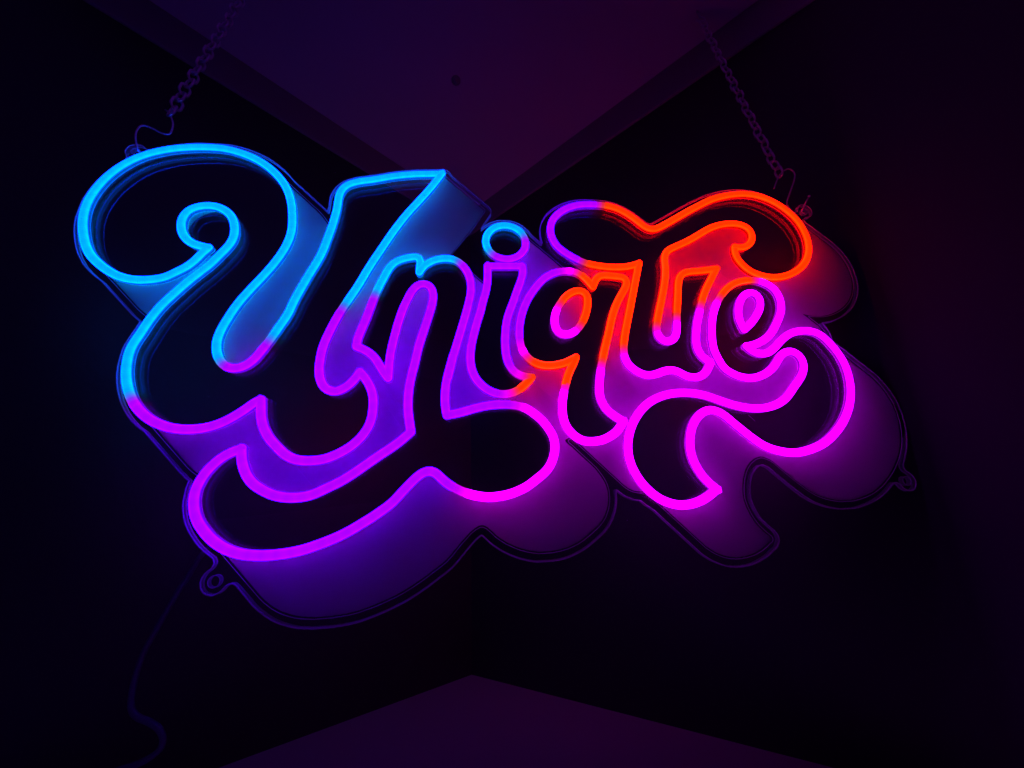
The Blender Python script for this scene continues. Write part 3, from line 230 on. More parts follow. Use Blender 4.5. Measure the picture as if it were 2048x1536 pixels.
  """2075,1854 -4,1 -5,5 14,6 30,6 25,11 65,34 85,51 21,17 64,37 32,23 38,22 31,23 55,35 39,22 17,13 38,22 16,13 84,47 16,13 25,15 34,17 91,53 19,8 17,12 45,25 18,7 47,23 23,7 26,13 46,15 13,2 32,13 33,7 36,13 22,5 17,1 68,19 22,2 35,8 25,0 15,5 10,1 10,-1 4,-5 -14,-6 -25,0 -15,-5 -25,-1 -8,-3 -17,-2 -10,-4 -80,-16 -21,-8 -34,-7 -80,-25 -85,-30 -35,-15 -85,-43 -20,-8 -17,-12 -93,-52 -35,-23 -40,-22 -85,-53 -15,-7 -26,-18 -54,-32 -126,-83 -69,-42 -40,-28 -15,-7 -27,-18 -109,-65 -30,-15 -45,-15""",
  """-4590,1891 -5,4 -1,20 6,20 0,25 8,35 2,16 8,29 2,17 15,55 8,18 2,12 10,27 8,16 7,23 50,102 45,69 60,76 35,38 10,5 3,-3 -3,-5 -19,-25 -25,-25 -10,-15 -10,-10 -43,-60 -46,-75 -30,-60 -4,-15 -11,-20 -7,-24 -13,-31 -9,-30 -8,-34 -8,-21 -2,-17 -8,-28 -6,-50 -5,-15 0,-30""",
  """1835,2008 -10,6 -25,24 -75,58 -60,36 -40,21 -80,29 -45,12 -15,0 -15,5 -25,0 -14,6 5,5 19,1 20,-5 15,-1 15,-4 15,-1 55,-15 40,-15 95,-50 15,-13 20,-12 15,-13 15,-8 31,-24 30,-30 7,-10 -3,-4""",
  """-1920,2086 -5,4 -1,20 1,25 5,15 0,20 15,59 15,30 25,36 20,21 45,34 20,10 45,17 16,8 31,10 63,15 60,12 42,13 18,2 17,8 63,17 37,13 18,3 32,12 73,17 22,8 23,2 27,8 53,10 15,1 15,4 15,1 15,4 15,1 15,4 20,1 15,4 25,0 15,5 10,1 15,-1 5,-5 -15,-6 -30,0 -15,-5 -20,0 -15,-5 -20,0 -15,-5 -20,-1 -10,-4 -15,0 -65,-15 -40,-6 -10,-4 -125,-31 -35,-13 -30,-8 -51,-17 -36,-10 -163,-38 -60,-19 -85,-45 -48,-48 -20,-35 -14,-40 -7,-35 -5,-15 1,-45""",
  """1220,2204 -4,1 -5,5 19,6 50,0 10,-1 4,-5 -19,-7""",
  """4055,2328 -10,6 -25,24 -55,39 -50,30 -50,26 -60,25 -65,20 -25,6 -40,5 -15,5 -20,0 -14,6 5,5 9,1 10,-1 15,-4 20,-1 30,-8 17,-2 36,-10 61,-20 25,-10 70,-35 56,-35 65,-49 20,-21 -5,-5""",
  """3495,2519 -4,1 -5,5 19,6 85,0 19,-6 -4,-5 -15,-2""",
  """-4260,2545 -4,5 19,20 40,27 31,23 24,12 40,23 116,50 76,25 128,30 20,2 35,8 20,2 10,3 20,1 15,4 30,0 20,6 25,-1 4,-5 -19,-7 -30,1 -15,-5 -25,0 -15,-5 -20,0 -15,-5 -20,-1 -35,-9 -40,-7 -80,-20 -90,-30 -60,-24 -90,-45 -50,-30 -50,-39""",
  """-2825,2568 -20,15 -85,54 -36,18 -19,12 -19,8 -46,23 -33,12 -17,8 -90,29 -13,3 -42,13 -40,6 -15,5 -20,0 -15,5 -40,0 -13,6 4,5 24,1 10,-1 15,-5 20,1 20,-5 15,-1 30,-8 38,-7 22,-8 13,-2 101,-35 26,-13 20,-7 45,-23 20,-7 20,-10 94,-60 26,-20 10,-10 -5,-5""",
]
SIGN_PLATE = [
  """-1730,-2481 -15,3 -30,1 -20,4 -25,1 -75,16 -75,25 -55,22 -30,15 -55,33 -75,54 -40,34 -163,163 -22,16 -9,4 -26,1 -15,-5 -22,-16 -20,-25 -18,-16 -20,-11 -35,-10 -15,0 -35,10 -20,11 -17,16 -18,25 -10,35 -1,15 5,25 5,15 14,25 15,15 22,17 11,13 5,10 6,20 0,10 -3,10 -8,20 -9,10 -87,63 -40,34 -45,46 -66,82 -44,70 -11,20 -14,35 -20,60 -10,40 -6,35 -1,125 10,60 0,10 -2,5 -36,28 -28,27 -24,20 -393,392 -85,61 -28,27 -22,18 -52,57 -38,49 -41,61 -20,35 -34,70 -25,60 -20,60 -15,55 -11,50 -11,85 0,165 6,40 11,45 69,215 2,10 -1,6 -7,9 -43,33 -40,34 -395,395 -70,51 -62,52 -70,70 -30,35 -68,100 -28,50 -25,55 -27,65 -26,70 -19,60 -17,65 -14,80 -2,25 -4,20 0,215 4,25 2,25 21,100 19,70 36,95 52,105 17,30 50,75 59,75 24,25 9,15 6,20 -1,15 -7,20 -24,45 -6,20 -1,20 2,15 9,25 11,21 15,16 20,13 30,10 15,2 25,-1 20,-6 20,-10 35,-32 25,-17 15,-3 25,0 85,37 75,30 75,25 100,25 85,17 65,10 30,1 20,4 40,1 25,4 255,0 15,-4 25,-1 30,-5 50,-12 55,-15 55,-18 107,-42 88,-42 70,-42 45,-30 60,-44 25,-24 17,-13 36,-35 27,-23 20,-24 30,-31 13,-17 19,-20 41,-55 82,-83 22,-17 16,-20 45,-45 22,-19 15,-16 10,-9 15,-18 23,-23 22,-19 15,-16 10,-9 15,-18 23,-23 22,-19 15,-16 10,-9 15,-18 30,-31 10,-13 5,-5 5,-2 5,3 2,5 2,30 3,20 2,145 6,40 10,40 10,30 25,50 40,57 30,30 25,19 38,24 32,15 75,30 30,10 185,44 15,6 150,45 100,27 15,1 85,19 90,15 60,6 15,4 30,1 25,4 30,1 25,4 30,1 20,4 25,1 20,4 25,1 15,4 30,1 20,4 50,-1 35,-14 25,-20 21,-27 19,-35 8,-10 155,-155 24,-20 16,-20 45,-45 22,-19 15,-16 10,-9 15,-18 23,-23 22,-19 15,-16 10,-9 15,-18 20,-21 25,-21 10,-12 17,-14 23,-35 7,-20 1,-15 -1,-30 -6,-20 -51,-95 -48,-85 -23,-45 1,-5 3,5 18,20 34,32 25,19 50,30 60,24 25,7 35,5 110,0 35,-7 55,-20 30,-14 25,-15 25,-19 67,-67 42,-65 9,-10 97,-98 10,-8 10,-3 5,4 0,5 -11,50 -6,45 0,100 6,40 6,30 22,65 33,65 29,45 29,35 60,60 32,26 60,40 35,20 60,29 70,27 70,20 60,10 40,1 25,4 215,0 30,-4 35,-1 60,-10 70,-21 45,-18 55,-27 45,-25 45,-30 67,-51 46,-45 22,-18 80,-79 25,-17 15,-3 30,8 50,28 75,45 30,22 65,38 30,22 235,150 50,28 75,47 210,117 69,32 76,30 90,30 90,25 85,20 60,12 25,1 20,4 30,1 25,4 135,0 20,-4 35,-1 45,-7 80,-20 60,-20 55,-22 55,-27 75,-45 65,-49 25,-24 17,-13 46,-45 17,-22 35,-36 20,-15 15,-7 30,0 10,4 22,16 12,15 7,20 6,25 17,30 15,15 26,15 25,7 40,-1 15,-5 20,-10 21,-16 15,-20 5,-10 5,-15 4,-25 -4,-35 -11,-23 -12,-17 -18,-17 -10,-7 -15,-7 -20,-5 -30,-4 -10,-4 -20,-15 -8,-11 -7,-21 -2,-9 2,-10 9,-25 14,-20 15,-15 25,-20 50,-50 17,-20 15,-13 50,-50 20,-22 15,-13 45,-45 25,-29 37,-38 34,-45 39,-59 25,-46 36,-85 20,-75 11,-55 2,-25 3,-20 1,-20 0,-130 -4,-25 -2,-25 -15,-70 -14,-45 -29,-70 -18,-35 -45,-70 -54,-70 -32,-33 -22,-17 -23,-22 -30,-24 -75,-50 -45,-24 -55,-26 -75,-30 -50,-15 -45,-11 -65,-10 -25,-2 -5,-3 -2,-3 3,-10 20,-30 13,-25 17,-50 6,-25 5,-40 1,-60 6,-15 76,-78 30,-25 48,-47 12,-16 25,-22 247,-247 48,-69 46,-76 25,-50 20,-45 26,-85 15,-80 1,-45 5,-30 0,-60 -5,-30 -1,-50 -10,-60 -15,-65 -31,-95 -25,-60 -20,-40 -35,-60 -71,-105 -5,-10 -6,-20 1,-20 10,-25 9,-10 28,-20 25,-25 9,-15 10,-35 1,-15 -8,-35 -18,-30 -15,-15 -21,-14 -25,-8 -35,-1 -15,2 -30,15 -20,14 -25,38 -10,10 -25,14 -25,1 -15,-5 -15,-9 -65,-48 -60,-40 -80,-44 -70,-31 -100,-35 -105,-26 -50,-10 -25,-1 -20,-4 -160,-1 -45,6 -85,16 -55,15 -85,32 -40,19 -25,14 -81,56 -24,22 -47,38 -26,25 -22,17 -68,68 -22,17 -119,118 -26,16 -35,14 -25,2 -25,-5 -30,-16 -22,-16 -43,-43 -23,-32 -32,-64 -15,-46 -16,-70 -6,-50 6,-45 6,-30 10,-35 7,-20 31,-65 15,-25 29,-30 13,-17 72,-68 23,-35 7,-20 1,-20 -1,-20 -7,-20 -25,-37 -10,-10 -20,-14 -25,-13 -40,-27 -60,-33 -90,-37 -70,-20 -60,-11 -30,-1 -25,-4 -80,-1 -30,5 -25,1 -30,6 -40,10 -40,15 -70,31 -25,14 -60,40 -32,26 -428,427 -91,63 -34,32 -10,8 -65,9 -30,10 -35,15 -30,15 -30,20 -30,24 -20,19 -10,5 -5,-3 -2,-9 -1,-70 -5,-40 -11,-45 -13,-40 -37,-75 -49,-70 -52,-52 -95,-69 -45,-30 -40,-25 -55,-30 -85,-35 -60,-20 -50,-11 -60,-10 -30,-1 -20,-4 -155,0 -40,5 -55,11 -75,20 -40,15 -55,22 -70,35 -30,18 -61,41 -31,25 -36,35 -35,30 -7,3 -5,1 -15,-7 -40,-30 -92,-92 -18,-22 -35,-36 -17,-22 -62,-60 -41,-31 -175,-115 -100,-58 -95,-50 -50,-22 -120,-47 -100,-33 -70,-20 -65,-16 -90,-15 -30,-1 -20,-4 -40,-1 -25,-4 -185,-1""",
]
SIGN_GROOVE = [
  """-1720,-2406 -90,9 -50,10 -25,6 -75,25 -45,20 -55,30 -71,51 -46,40 -553,552 -67,83 -31,50 -17,40 -15,45 -16,75 -1,100 7,40 14,50 0,10 -4,5 -86,60 -54,47 -535,536 -55,66 -36,51 -35,65 -39,90 -30,100 -11,50 -5,35 -6,50 0,140 6,35 11,45 36,105 14,50 31,95 1,10 -2,3 -19,17 -61,43 -65,54 -580,580 -32,38 -28,40 -20,30 -25,45 -50,115 -37,105 -18,70 -16,85 -6,50 0,185 6,45 21,100 25,85 25,65 47,95 47,75 59,75 37,41 90,81 70,49 55,30 70,32 55,22 75,25 130,32 85,15 85,10 40,1 30,4 220,0 70,-10 70,-17 50,-14 85,-31 120,-54 61,-36 104,-73 42,-37 36,-35 19,-15 216,-215 22,-19 20,-24 90,-86 38,-41 22,-19 25,-25 35,-39 25,-21 27,-26 78,-89 76,-106 24,-42 5,-4 6,6 6,25 15,115 1,30 4,25 1,45 4,25 1,140 6,40 11,45 7,20 15,30 21,30 32,32 35,25 35,18 80,30 185,44 165,51 100,27 100,20 165,25 30,1 25,4 30,1 25,4 30,1 155,19 25,-2 15,-13 210,-210 20,-16 28,-31 37,-38 20,-16 50,-54 35,-31 50,-54 60,-56 7,-11 0,-25 -6,-15 -105,-190 -101,-161 -171,-254 -49,-80 -8,-20 3,-5 5,-2 30,-2 40,-13 35,-17 36,-26 224,-223 35,-29 10,-5 7,7 1,35 4,25 1,140 1,10 5,10 6,4 10,3 80,1 25,4 30,1 10,2 3,5 -10,15 -108,108 -25,31 -25,46 -10,30 -7,30 1,100 9,40 16,40 34,50 27,27 30,23 35,20 30,12 45,10 90,0 35,-7 25,-8 45,-22 30,-23 213,-212 30,-25 40,-40 20,-25 25,-20 240,-240 12,-7 35,-1 40,-7 20,-5 40,-17 55,-36 83,-82 12,-7 5,2 6,10 0,10 -6,7 -407,408 -24,30 -25,40 -14,30 -20,60 -12,70 0,75 12,70 17,50 28,55 35,47 65,65 30,24 30,20 60,35 40,19 40,15 70,20 65,12 40,1 30,4 180,0 30,-4 35,-1 60,-10 87,-27 58,-29 45,-26 66,-45 29,-23 48,-47 22,-18 75,-75 25,-19 40,-21 25,-6 15,0 35,8 25,10 65,35 170,105 30,21 40,24 30,22 95,58 70,46 85,49 40,27 205,114 60,28 55,22 90,30 90,25 85,20 60,12 45,5 30,1 25,4 20,0 85,0 20,-4 35,-1 40,-5 85,-22 85,-30 65,-32 55,-33 65,-48 45,-40 213,-212 32,-28 50,-55 33,-27 67,-70 15,-13 50,-50 20,-22 53,-50 69,-75 54,-75 24,-45 30,-69 21,-76 11,-55 5,-45 1,-130 -11,-75 -11,-50 -8,-25 -36,-85 -37,-61 -57,-74 -31,-30 -67,-57 -70,-47 -40,-21 -55,-26 -50,-20 -50,-15 -45,-11 -65,-10 -135,-1 -60,8 -5,-1 -2,-4 5,-10 27,-31 20,-17 57,-57 24,-35 10,-20 15,-40 6,-25 5,-40 0,-80 2,-10 4,-5 102,-103 30,-25 48,-47 12,-16 23,-19 240,-240 28,-35 53,-85 27,-55 20,-45 21,-70 15,-75 1,-50 4,-25 1,-45 -5,-30 -1,-50 -10,-60 -16,-70 -23,-70 -24,-60 -23,-45 -35,-60 -30,-45 -34,-45 -64,-75 -56,-55 -67,-57 -85,-64 -45,-30 -80,-44 -45,-21 -40,-15 -60,-20 -100,-25 -55,-11 -50,-6 -140,1 -70,10 -55,11 -55,15 -60,22 -45,21 -66,43 -24,18 -112,97 -68,67 -27,23 -111,110 -37,26 -30,14 -45,17 -25,3 -45,-10 -30,-13 -55,-35 -45,-45 -35,-47 -38,-75 -19,-55 -15,-55 -10,-70 1,-35 11,-65 20,-65 30,-65 38,-60 47,-53 67,-62 5,-15 -2,-20 -7,-10 -13,-11 -25,-13 -40,-27 -60,-33 -65,-27 -50,-15 -80,-16 -30,-1 -25,-4 -65,0 -20,4 -30,1 -70,16 -45,17 -40,19 -25,14 -70,49 -555,553 -15,6 -70,1 -50,11 -20,7 -35,18 -45,34 -505,504 -10,8 -10,1 -25,-16 -4,-5 -1,-5 5,-10 8,-10 27,-23 240,-241 56,-81 30,-55 15,-40 11,-55 0,-75 -6,-45 -20,-70 -38,-75 -28,-37 -50,-50 -95,-69 -70,-45 -55,-30 -60,-25 -60,-20 -75,-16 -90,-11 -125,0 -45,6 -55,11 -75,20 -85,35 -60,30 -70,45 -32,26 -36,35 -47,40 -30,15 -30,1 -45,-21 -47,-35 -95,-95 -73,-83 -53,-52 -26,-20 -36,-26 -145,-95 -100,-58 -90,-47 -55,-25 -105,-40 -90,-30 -135,-36 -90,-15 -30,-1 -20,-4 -40,-1 -25,-4 -165,-1""",
]
SIGN_TABS = [[-4339, 2710], [4467, 2325], [-2582, -2063], [4643, -1441]]
SIGN_SEAMS = [([0.03605, -0.02409], [0.06446, -0.04617]), ([-0.1266, -0.02326], [-0.10614, -0.04865]), ([-0.12098, -0.0474], [-0.10397, -0.07149]), ([-0.2018, -0.10807], [-0.18429, -0.12746]), ([0.2279, 0.14168], [0.24151, 0.12935]), ([0.29235, 0.12352], [0.30432, 0.11119]), ([0.13763, 0.03255], [0.14587, 0.0294]), ([0.17307, -0.02479], [0.18666, -0.03448]), ([0.28629, -0.06463], [0.29266, -0.07176])]
UH, NN, VH = Vector([0.99319, 0.11654, 0.0]), Vector([-0.11609, 0.98935, 0.08778]), Vector([0.01023, -0.08718, 0.99614])
SM = Matrix((UH, NN, VH)).transposed().to_4x4(); SM.translation = Vector([-0.01193, 0.36279, 0.43478])
sign = empty('neon_sign', mat=SM)          # local x along the sign, y away from the viewer, z up the sign; tube fronts at y = 0
tag(sign, 'lettering sign reading Unique in glowing blue, purple, orange and pink tubes', 'neon sign')
PLATE_Y = 0.0075; PLATE_T = 0.0042
def poly_solid(name, loops, y0, y1, mat_face, mat_edge, parent):
    """flat shape with holes, filled by the curve filler, turned into a mesh slab between y0 and y1"""
    cu = bpy.data.curves.new(name + '_outline', 'CURVE'); cu.dimensions = '2D'; cu.fill_mode = 'BOTH'; cu.extrude = (y1 - y0) / 2
    for L in loops:
        sp = cu.splines.new('POLY'); sp.points.add(len(L) - 1)
        for i, p in enumerate(L): sp.points[i].co = (p[0], p[1], 0, 1)
        sp.use_cyclic_u = True
    ob = bpy.data.objects.new(name + '_tmp', cu); COL.objects.link(ob)
    bpy.context.view_layer.update()
    me = bpy.data.meshes.new_from_object(ob.evaluated_get(bpy.context.evaluated_depsgraph_get()))
    bpy.data.objects.remove(ob); bpy.data.curves.remove(cu)
    me.name = name
    for v in me.vertices:
        x, y, z = v.co; v.co = (x, (y0 + y1) / 2 - z, y)
    bm = bmesh.new(); bm.from_mesh(me); bm.normal_update(); ym = (y0 + y1) / 2
    for f in bm.faces:      # every front face looks at the viewer, every back face away
        if abs(f.normal.y) > 0.5 and (f.normal.y > 0) != (f.calc_center_median().y > ym): f.normal_flip()
    bm.to_mesh(me); bm.free()
    me.materials.clear(); me.materials.append(mat_face); me.materials.append(mat_edge)
    for p in me.polygons:
        p.material_index = 0 if abs(p.normal.y) > 0.5 else 1; p.use_smooth = False
    o = bpy.data.objects.new(name, me); COL.objects.link(o); o.parent = parent; return o
plate_loops = [decode(c) for c in SIGN_PLATE]
holes = []
for u, v in SIGN_TABS:
    holes.append([(u * 1e-4 + 0.0050 * math.cos(a * math.pi / 16), v * 1e-4 + 0.0050 * math.sin(a * math.pi / 16)) for a in range(32)])
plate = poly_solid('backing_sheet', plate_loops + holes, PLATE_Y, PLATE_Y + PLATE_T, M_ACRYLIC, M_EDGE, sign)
tag(plate, 'clear acrylic sheet cut to the outline of the lettering')
vin = poly_solid('shadow_panel', [decode(c) for c in SIGN_VINYL], PLATE_Y - 0.0006, PLATE_Y - 0.0002, M_VINYL, M_VINYL, sign)
tag(vin, 'drop shadow of the letters in white film')

# LED colours: front face (centre, edge), side wall, underside over the film, underside over the clear sheet
# thin rim left by the cutter round the film; its white stands in for glints
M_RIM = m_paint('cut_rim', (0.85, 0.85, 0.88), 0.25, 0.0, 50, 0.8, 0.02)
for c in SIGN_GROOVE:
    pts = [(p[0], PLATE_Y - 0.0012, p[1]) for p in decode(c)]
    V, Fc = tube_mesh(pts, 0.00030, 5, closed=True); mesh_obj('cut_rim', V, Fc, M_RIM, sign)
for yy in (PLATE_Y, PLATE_Y + PLATE_T):  # white wires added to imitate light leaving the sheet's cut edges
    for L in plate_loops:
        V, Fc = tube_mesh([(p[0], yy, p[1]) for p in L], 0.00075, 6, closed=True); mesh_obj('edge_glint_wire', V, Fc, M_RIM, sign)
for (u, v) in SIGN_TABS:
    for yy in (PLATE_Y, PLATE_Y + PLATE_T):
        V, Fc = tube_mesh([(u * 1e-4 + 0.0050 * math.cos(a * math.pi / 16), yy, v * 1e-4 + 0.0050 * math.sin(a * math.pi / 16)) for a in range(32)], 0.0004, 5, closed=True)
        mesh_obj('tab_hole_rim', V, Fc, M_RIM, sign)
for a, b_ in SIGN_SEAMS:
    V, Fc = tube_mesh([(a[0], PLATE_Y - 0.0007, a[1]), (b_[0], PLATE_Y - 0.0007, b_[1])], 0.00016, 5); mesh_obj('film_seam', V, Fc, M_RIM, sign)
EM_MID = {'c': (0.0, 0.42, 19), 'p': (0.45, 0.0, 19), 'm': (3.6, 0.0, 9), 'o': (14, 0.036, 0.0)}
EM_EDGE = {'c': (0.0, 0.74, 19), 'p': (0.64, 0.0, 19), 'm': (3.6, 0.0, 9), 'o': (14, 0.09, 0.0)}
EM_SIDE = {'c': (0.0, 0.13, 0.80), 'p': (0.17, 0.0, 0.80), 'm': (0.50, 0.0, 0.75), 'o': (0.70, 0.003, 0.0)}
EM_BASE = {'c': (0.0, 1.1, 3.8), 'p': (1.05, 0.0, 3.6), 'm': (3.1, 0.0, 3.8), 'o': (5.6, 0.0, 0.0)}
EM_BACK = {'c': (0.0, 0.6, 5.0), 'p': (0.8, 0.0, 4.0), 'm': (1.9, 0.0, 4.0), 'o': (10.0, 0.0, 0.1)}
NAMES = {'c': 'blue glowing stretch', 'p': 'purple glowing stretch', 'm': 'pink glowing stretch', 'o': 'orange glowing stretch'}
# half profile: (half width, depth y, relative brightness)
HW = 0.0044
def sweep(pts, cols, prof, ybump, closed, gains, blend):
    """prof: list of (x across, y depth, gain). pts 2-D. returns verts, faces, colours"""
    n = len(pts); V = []; Cc = []; rings = []
    def frame(i):
        a = pts[(i - 1) % n] if (closed or i > 0) else pts[i]; b = pts[(i + 1) % n] if (closed or i < n - 1) else pts[i]
        dx, dy = b[0] - a[0], b[1] - a[1]; L = math.hypot(dx, dy) or 1; return dx / L, dy / L
    def ring(p, tdir, off, sc, col):
        tx, ty = tdir; s = len(V)
        for x, y, g in prof:
            X = x * sc
            V.append((p[0] + tx * off - ty * X, y + ybump, p[1] + ty * off + tx * X)); Cc.append([sum(col[k][q] * w_ for k, w_ in g) for q in range(3)])
        rings.append(s)
    if not closed:
        for k in (5, 4, 3, 2, 1):
            a = k / 5 * math.pi / 2; ring(pts[0], frame(0), -HW * math.sin(a), max(0.02, math.cos(a)), cols[0])
    for i in range(n): ring(pts[i], frame(i), 0, 1, cols[i])
    if not closed:
        for k in (1, 2, 3, 4, 5):
            a = k / 5 * math.pi / 2; ring(pts[-1], frame(n - 1), HW * math.sin(a), max(0.02, math.cos(a)), cols[-1])
    Fc = []; m = len(prof); nr_ = len(rings)
    for i in range(nr_ if closed else nr_ - 1):
        a, b = rings[i], rings[(i + 1) % nr_]
        for k in range(m - 1): Fc.append((a + k, a + k + 1, b + k + 1, b + k))
    return V, Fc, Cc
CAPG = []
for k in range(11):
    a = math.pi * k / 10; x = -HW * math.cos(a); e = max(0.0, (abs(x) / HW - 0.45) / 0.5); e = min(1.0, e)
    w_ = ((2, 0.9),) if k in (0, 10) else ((0, 1 - e), (1, e))
    CAPG.append((x, 0.0030 - 0.0030 * math.sin(a) ** 0.8, w_))
HALF = [(0.93, PLATE_Y - 0.0011, 0.8), (0.93, 0.0054, 1.0), (0.96, 0.0043, 0.55), (0.995, 0.0031, 0.8)]
BODY = [(-HW * a, y, ((2, g),)) for a, y, g in HALF] + [(HW * a, y, ((2, g),)) for a, y, g in HALF[::-1]]
def base_profs(inner):   # inner = +1 when the clear side of the outline lies at +x of the profile
    y = PLATE_Y - 0.0010
    return [[(inner * HW * 0.93, y, ((4, 1.0),)), (0, y, ((4, 1.0),))], [(0, y, ((3, 1.0),)), (-inner * HW * 0.93, y, ((3, 1.0),))]]
def set_colors(o, Cc):
    at = o.data.color_attributes.new('glow', 'FLOAT_COLOR', 'POINT'); buf = []
    for c in Cc: buf += [c[0], c[1], c[2], 1.0]
    at.data.foreach_set('color', buf)
LETTER = {'U': 'outline of the capital U', 'n': 'outline of the letter n with its long swash', 'i': 'outline of the stem of the i', 'dot': 'ring for the dot of the i',
          'q': 'outline of the letter q', 'qc': 'small loop inside the q', 'u': 'outline of the letter u with its curl', 'e': 'outline of the letter e with its swash', 'ec': 'small loop inside the e'}
for key, (c0, sw, s) in SIGN_TUBES.items():
    P = decode(s); n = len(P)
    # colour code for each point; a wrapped list keeps the colour of the last switch before the start
    code = [None] * n
    for idx in range(n):
        c = c0
        for i, cc in sw:
            if idx >= i: c = cc
        code[idx] = c
    cols = []
    for i in range(n):
        near = [(code[(i + k) % n], wt) for k, wt in ((-2, 0.3), (-1, 1), (0, 1.4), (1, 1), (2, 0.3))]
        led = 1.0 + 0.07 * math.sin(i * 4.0 / 12.5 * 2 * math.pi) + 0.03 * math.sin(i * 0.37) + random.uniform(-0.015, 0.015)
        four = []
        for table in (EM_MID, EM_EDGE, EM_SIDE, EM_BASE, EM_BACK):
            if len({c for c, _ in near}) == 1: v = table[code[i]]
            else:   # the two LED colours blend inside the silicone over about a centimetre
                v = [(sum(min(1, table[c][q]) ** (1 / 2.2) * wt for c, wt in near) / 4.0) ** 2.2 for q in range(3)]
            four.append(tuple(a * led for a in v))
        cols.append(four)
    corners = [i for i in range(n) if P[i][2]]
    if corners:
        segs = []
        for a, b in zip(corners, corners[1:] + [corners[0] + n]):
            segs.append(([P[k % n][:2] for k in range(a, b + 1)], [cols[k % n] for k in range(a, b + 1)], [code[k % n] for k in range(a, b + 1)], False))
        if key == 'U': pass
    else:
        segs = [([p[:2] for p in P], cols, code, True)]
    BV, BF, BC = [], [], []
    area = 0.5 * sum(P[i][0] * P[(i + 1) % n][1] - P[i][1] * P[(i + 1) % n][0] for i in range(n))
    inner = (1 if area > 0 else -1) * (-1 if key in ('qc', 'ec') else 1)
    caps = []
    for si, (pp, cc, kk, closed) in enumerate(segs):
        bump = -0.0004 * (si % 2) - 0.00015 * (si % 3)
        for prof in [BODY] + base_profs(inner):
            V, Fc, C3 = sweep(pp, cc, prof, bump, closed, None, None); o0 = len(BV); BV += V; BC += C3; BF += [tuple(o0 + q for q in f) for f in Fc]
        V, Fc, C3 = sweep(pp, cc, CAPG, bump, closed, None, None)
        caps.append((V, Fc, C3, pp, kk, closed))
    body = mesh_obj('neon_tube', BV, BF, M_SIDE, sign); set_colors(body, BC); tag(body, LETTER[key])
    # the lit front face, cut into one piece per run of one colour
    for V, Fc, C3, pp, kk, closed in caps:
        m_ = len(CAPG); lead = 0 if closed else 5; nring = len(V) // m_
        rc = [kk[min(max(i - lead, 0), len(kk) - 1)] for i in range(nring)]
        runs = []; cur = 0
        for i in range(1, nring):
            if rc[i] != rc[i - 1]: runs.append((cur, i)); cur = i
        runs.append((cur, nring if closed else nring - 1))
        for a, b in runs:
            if b - a < 1: continue
            vv, cc, ff = [], [], []
            for r in range(a, b + 1):
                s0 = (r % nring) * m_; vv += V[s0:s0 + m_]; cc += C3[s0:s0 + m_]
            for r in range(b - a):
                for k in range(m_ - 1): ff.append((r * m_ + k, r * m_ + k + 1, (r + 1) * m_ + k + 1, (r + 1) * m_ + k))
            g = mesh_obj('lit_face', vv, ff, M_CAP, body); set_colors(g, cc); g['label'] = NAMES[rc[a]]

# specks of dust that catch the light on the clear sheet
rd = random.Random(11); dv, df_ = [], []
allp = [p for k in ('U', 'n', 'q', 'u', 'e') for p in decode(SIGN_TUBES[k][2])]
for _ in range(70):
    p = rd.choice(allp); x = p[0] + rd.uniform(-0.03, 0.03); z = p[1] + rd.uniform(-0.03, 0.03); r = rd.uniform(0.00012, 0.00032); y = PLATE_Y - r * 0.6 - 0.0007
    o0 = len(dv); dv += [(x + r, y, z), (x - r * rd.uniform(.6, 1.6), y, z), (x, y, z + r), (x, y, z - r), (x, y - r, z), (x, y + r * .5, z)]
    df_ += [tuple(o0 + i for i in f) for f in ((0, 2, 4), (2, 1, 4), (1, 3, 4), (3, 0, 4), (2, 0, 5), (1, 2, 5), (3, 1, 5), (0, 3, 5))]
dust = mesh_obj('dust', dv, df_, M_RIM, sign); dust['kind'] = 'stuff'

# ---------------------------------------------------------------- chains, hooks, cord
PITCH = 0.0155; WIRE = 0.0016
def link_mesh():
    hl = 0.00375; r = 0.0054; pts = []
    for k in range(9): a = math.pi * k / 8; pts.append((r * math.cos(a), 0, hl + r * math.sin(a)))
    for k in range(9): a = math.pi + math.pi * k / 8; pts.append((r * math.cos(a), 0, -hl + r * math.sin(a)))
    V, Fc = tube_mesh(pts, WIRE, 8, closed=True); me = bpy.data.meshes.new('link'); me.from_pydata([tuple(v) for v in V], [], Fc)
    me.polygons.foreach_set('use_smooth', [True] * len(me.polygons)); me.materials.append(M_CHAIN); return me
LINK = link_mesh()
def chain(p0, p1, label, spin):
    p0, p1 = Vector(p0), Vector(p1); d = (p1 - p0).normalized()
    root = empty('hanging_chain', p0); tag(root, label, 'chain', 'chains holding the sign')
    total = (CEIL - 0.03 - p0.z) / d.z; n = int(total / PITCH); q = d.to_track_quat('Z', 'Y')
    for i in range(n):
        o = bpy.data.objects.new('link', LINK); COL.objects.link(o); o.parent = root
        wob = 0.0008 * math.sin(i * 1.7 + spin)
        o.location = d * (PITCH * (i + 0.45)) + Vector((wob, 0, 0))
        o.rotation_mode = 'QUATERNION'
        rz = spin + (math.pi / 2 if i % 2 else 0) + random.uniform(-0.16, 0.16)
        o.rotation_quaternion = q @ Matrix.Rotation(rz, 3, 'Z').to_quaternion()
    top = p0 + d * total
    pts = [top + Vector((0.008 * math.cos(a), 0, 0.008 * math.sin(a))) for a in [math.radians(v) for v in range(-200, 91, 15)]] + [Vector((top.x, top.y, CEIL - 0.001))]
    V, Fc = tube_mesh(pts, 0.002, 8); tag(mesh_obj('ceiling_hook', V, Fc, M_CHAIN), 'steel ceiling hook carrying the chain on the ' + label.split()[-2] + ' side', 'hook', 'ceiling hooks')
    return root
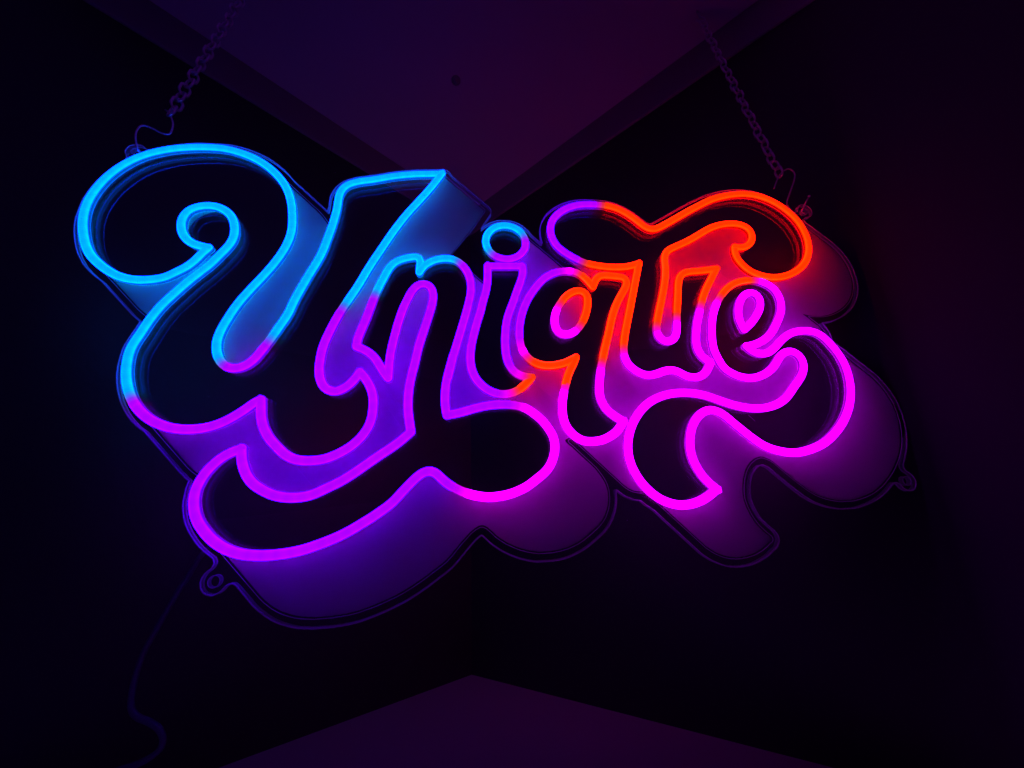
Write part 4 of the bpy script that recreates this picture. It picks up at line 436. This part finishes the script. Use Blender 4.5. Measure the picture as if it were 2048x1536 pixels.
chain(*[[-0.41613, 0.29388, 0.76812], [-0.40619, 0.30703, 1.07089]], 'steel link chain above the blue curl of the sign on the left side', 0.5)
chain(*[[0.4127, 0.39448, 0.7304], [0.40158, 0.40548, 1.24528]], 'steel link chain above the orange curl of the sign on the right side', 0.9)
def wire(name, pts, r, label, cat, group=None, mat=M_HOOK, ball=None):
    Q = spline(pts, 7); V, Fc = tube_mesh(Q, r, 8)
    if ball is not None:      # rounded wire end
        c = Q[0] if ball == 0 else Q[-1]
        bm = bmesh.new(); bmesh.ops.create_uvsphere(bm, u_segments=10, v_segments=6, radius=r * 1.9); o0 = len(V)
        for v in bm.verts: V.append(v.co + c)
        for f in bm.faces: Fc.append(tuple(o0 + v.index for v in f.verts))
        bm.free()
    return tag(mesh_obj(name, V, Fc, mat), label, cat, group)
wire('wire_hook', [[-0.43862, 0.30251, 0.70942], [-0.43441, 0.29601, 0.70276], [-0.43328, 0.29154, 0.70338], [-0.43954, 0.2892, 0.72159], [-0.44201, 0.28957, 0.73683], [-0.43943, 0.2912, 0.74469], [-0.43081, 0.29435, 0.74333], [-0.41811, 0.29647, 0.73634], [-0.40982, 0.29737, 0.73709], [-0.40927, 0.29619, 0.75115], [-0.41327, 0.29471, 0.76248], [-0.42011, 0.29491, 0.774], [-0.42934, 0.29706, 0.78315]], 0.0010, 'bent wire hook through the upper left tab, lit blue', 'hook', 'wire hooks between chain and sign')
wire('wire_hook', [[0.44053, 0.39458, 0.68632], [0.43038, 0.39246, 0.67394], [0.42645, 0.39778, 0.66575], [0.42624, 0.40491, 0.66485], [0.42443, 0.40909, 0.67233], [0.41542, 0.40489, 0.68495], [0.42211, 0.40013, 0.70193], [0.43278, 0.39762, 0.72158], [0.43784, 0.39693, 0.73598], [0.43204, 0.39553, 0.74407], [0.42093, 0.39464, 0.73946], [0.41078, 0.39435, 0.72933], [0.40009, 0.39248, 0.71341], [0.39198, 0.39064, 0.7007]], 0.0010, 'bent wire hook through the upper right tab, lit orange', 'hook', 'wire hooks between chain and sign', ball=0)
cp = [Vector(p) for p in [[-0.28354, 0.3707, 0.26186], [-0.29763, 0.3707, 0.25259], [-0.30541, 0.3707, 0.23538], [-0.31269, 0.3707, 0.21959], [-0.32091, 0.3707, 0.19682], [-0.32729, 0.3707, 0.17871], [-0.32913, 0.3707, 0.16117], [-0.32769, 0.3707, 0.14588], [-0.32442, 0.3707, 0.13752], [-0.31788, 0.3707, 0.13274], [-0.30681, 0.3707, 0.12879], [-0.29809, 0.3707, 0.12433], [-0.29285, 0.3707, 0.11788], [-0.29333, 0.3707, 0.11174], [-0.29969, 0.3707, 0.10682], [-0.31014, 0.3707, 0.10271], [-0.32643, 0.3707, 0.09886], [-0.34535, 0.3707, 0.09224]]]
cp += [cp[-1] + Vector((-0.05, 0.01, -0.03)), cp[-1] + Vector((-0.09, 0.03, -0.10)), Vector((cp[-1].x - 0.10, cp[-1].y + 0.05, 0.05)), Vector((cp[-1].x - 0.14, cp[-1].y + 0.12, 0.006)), Vector((cp[-1].x - 0.4, cp[-1].y + 0.4, 0.005))]
V, Fc = tube_mesh(spline(cp, 8), 0.0023, 10)
tag(mesh_obj('power_cord', V, Fc, M_CORD), 'thin dark power cord hanging in a loose bend below the left side of the sign', 'cord')
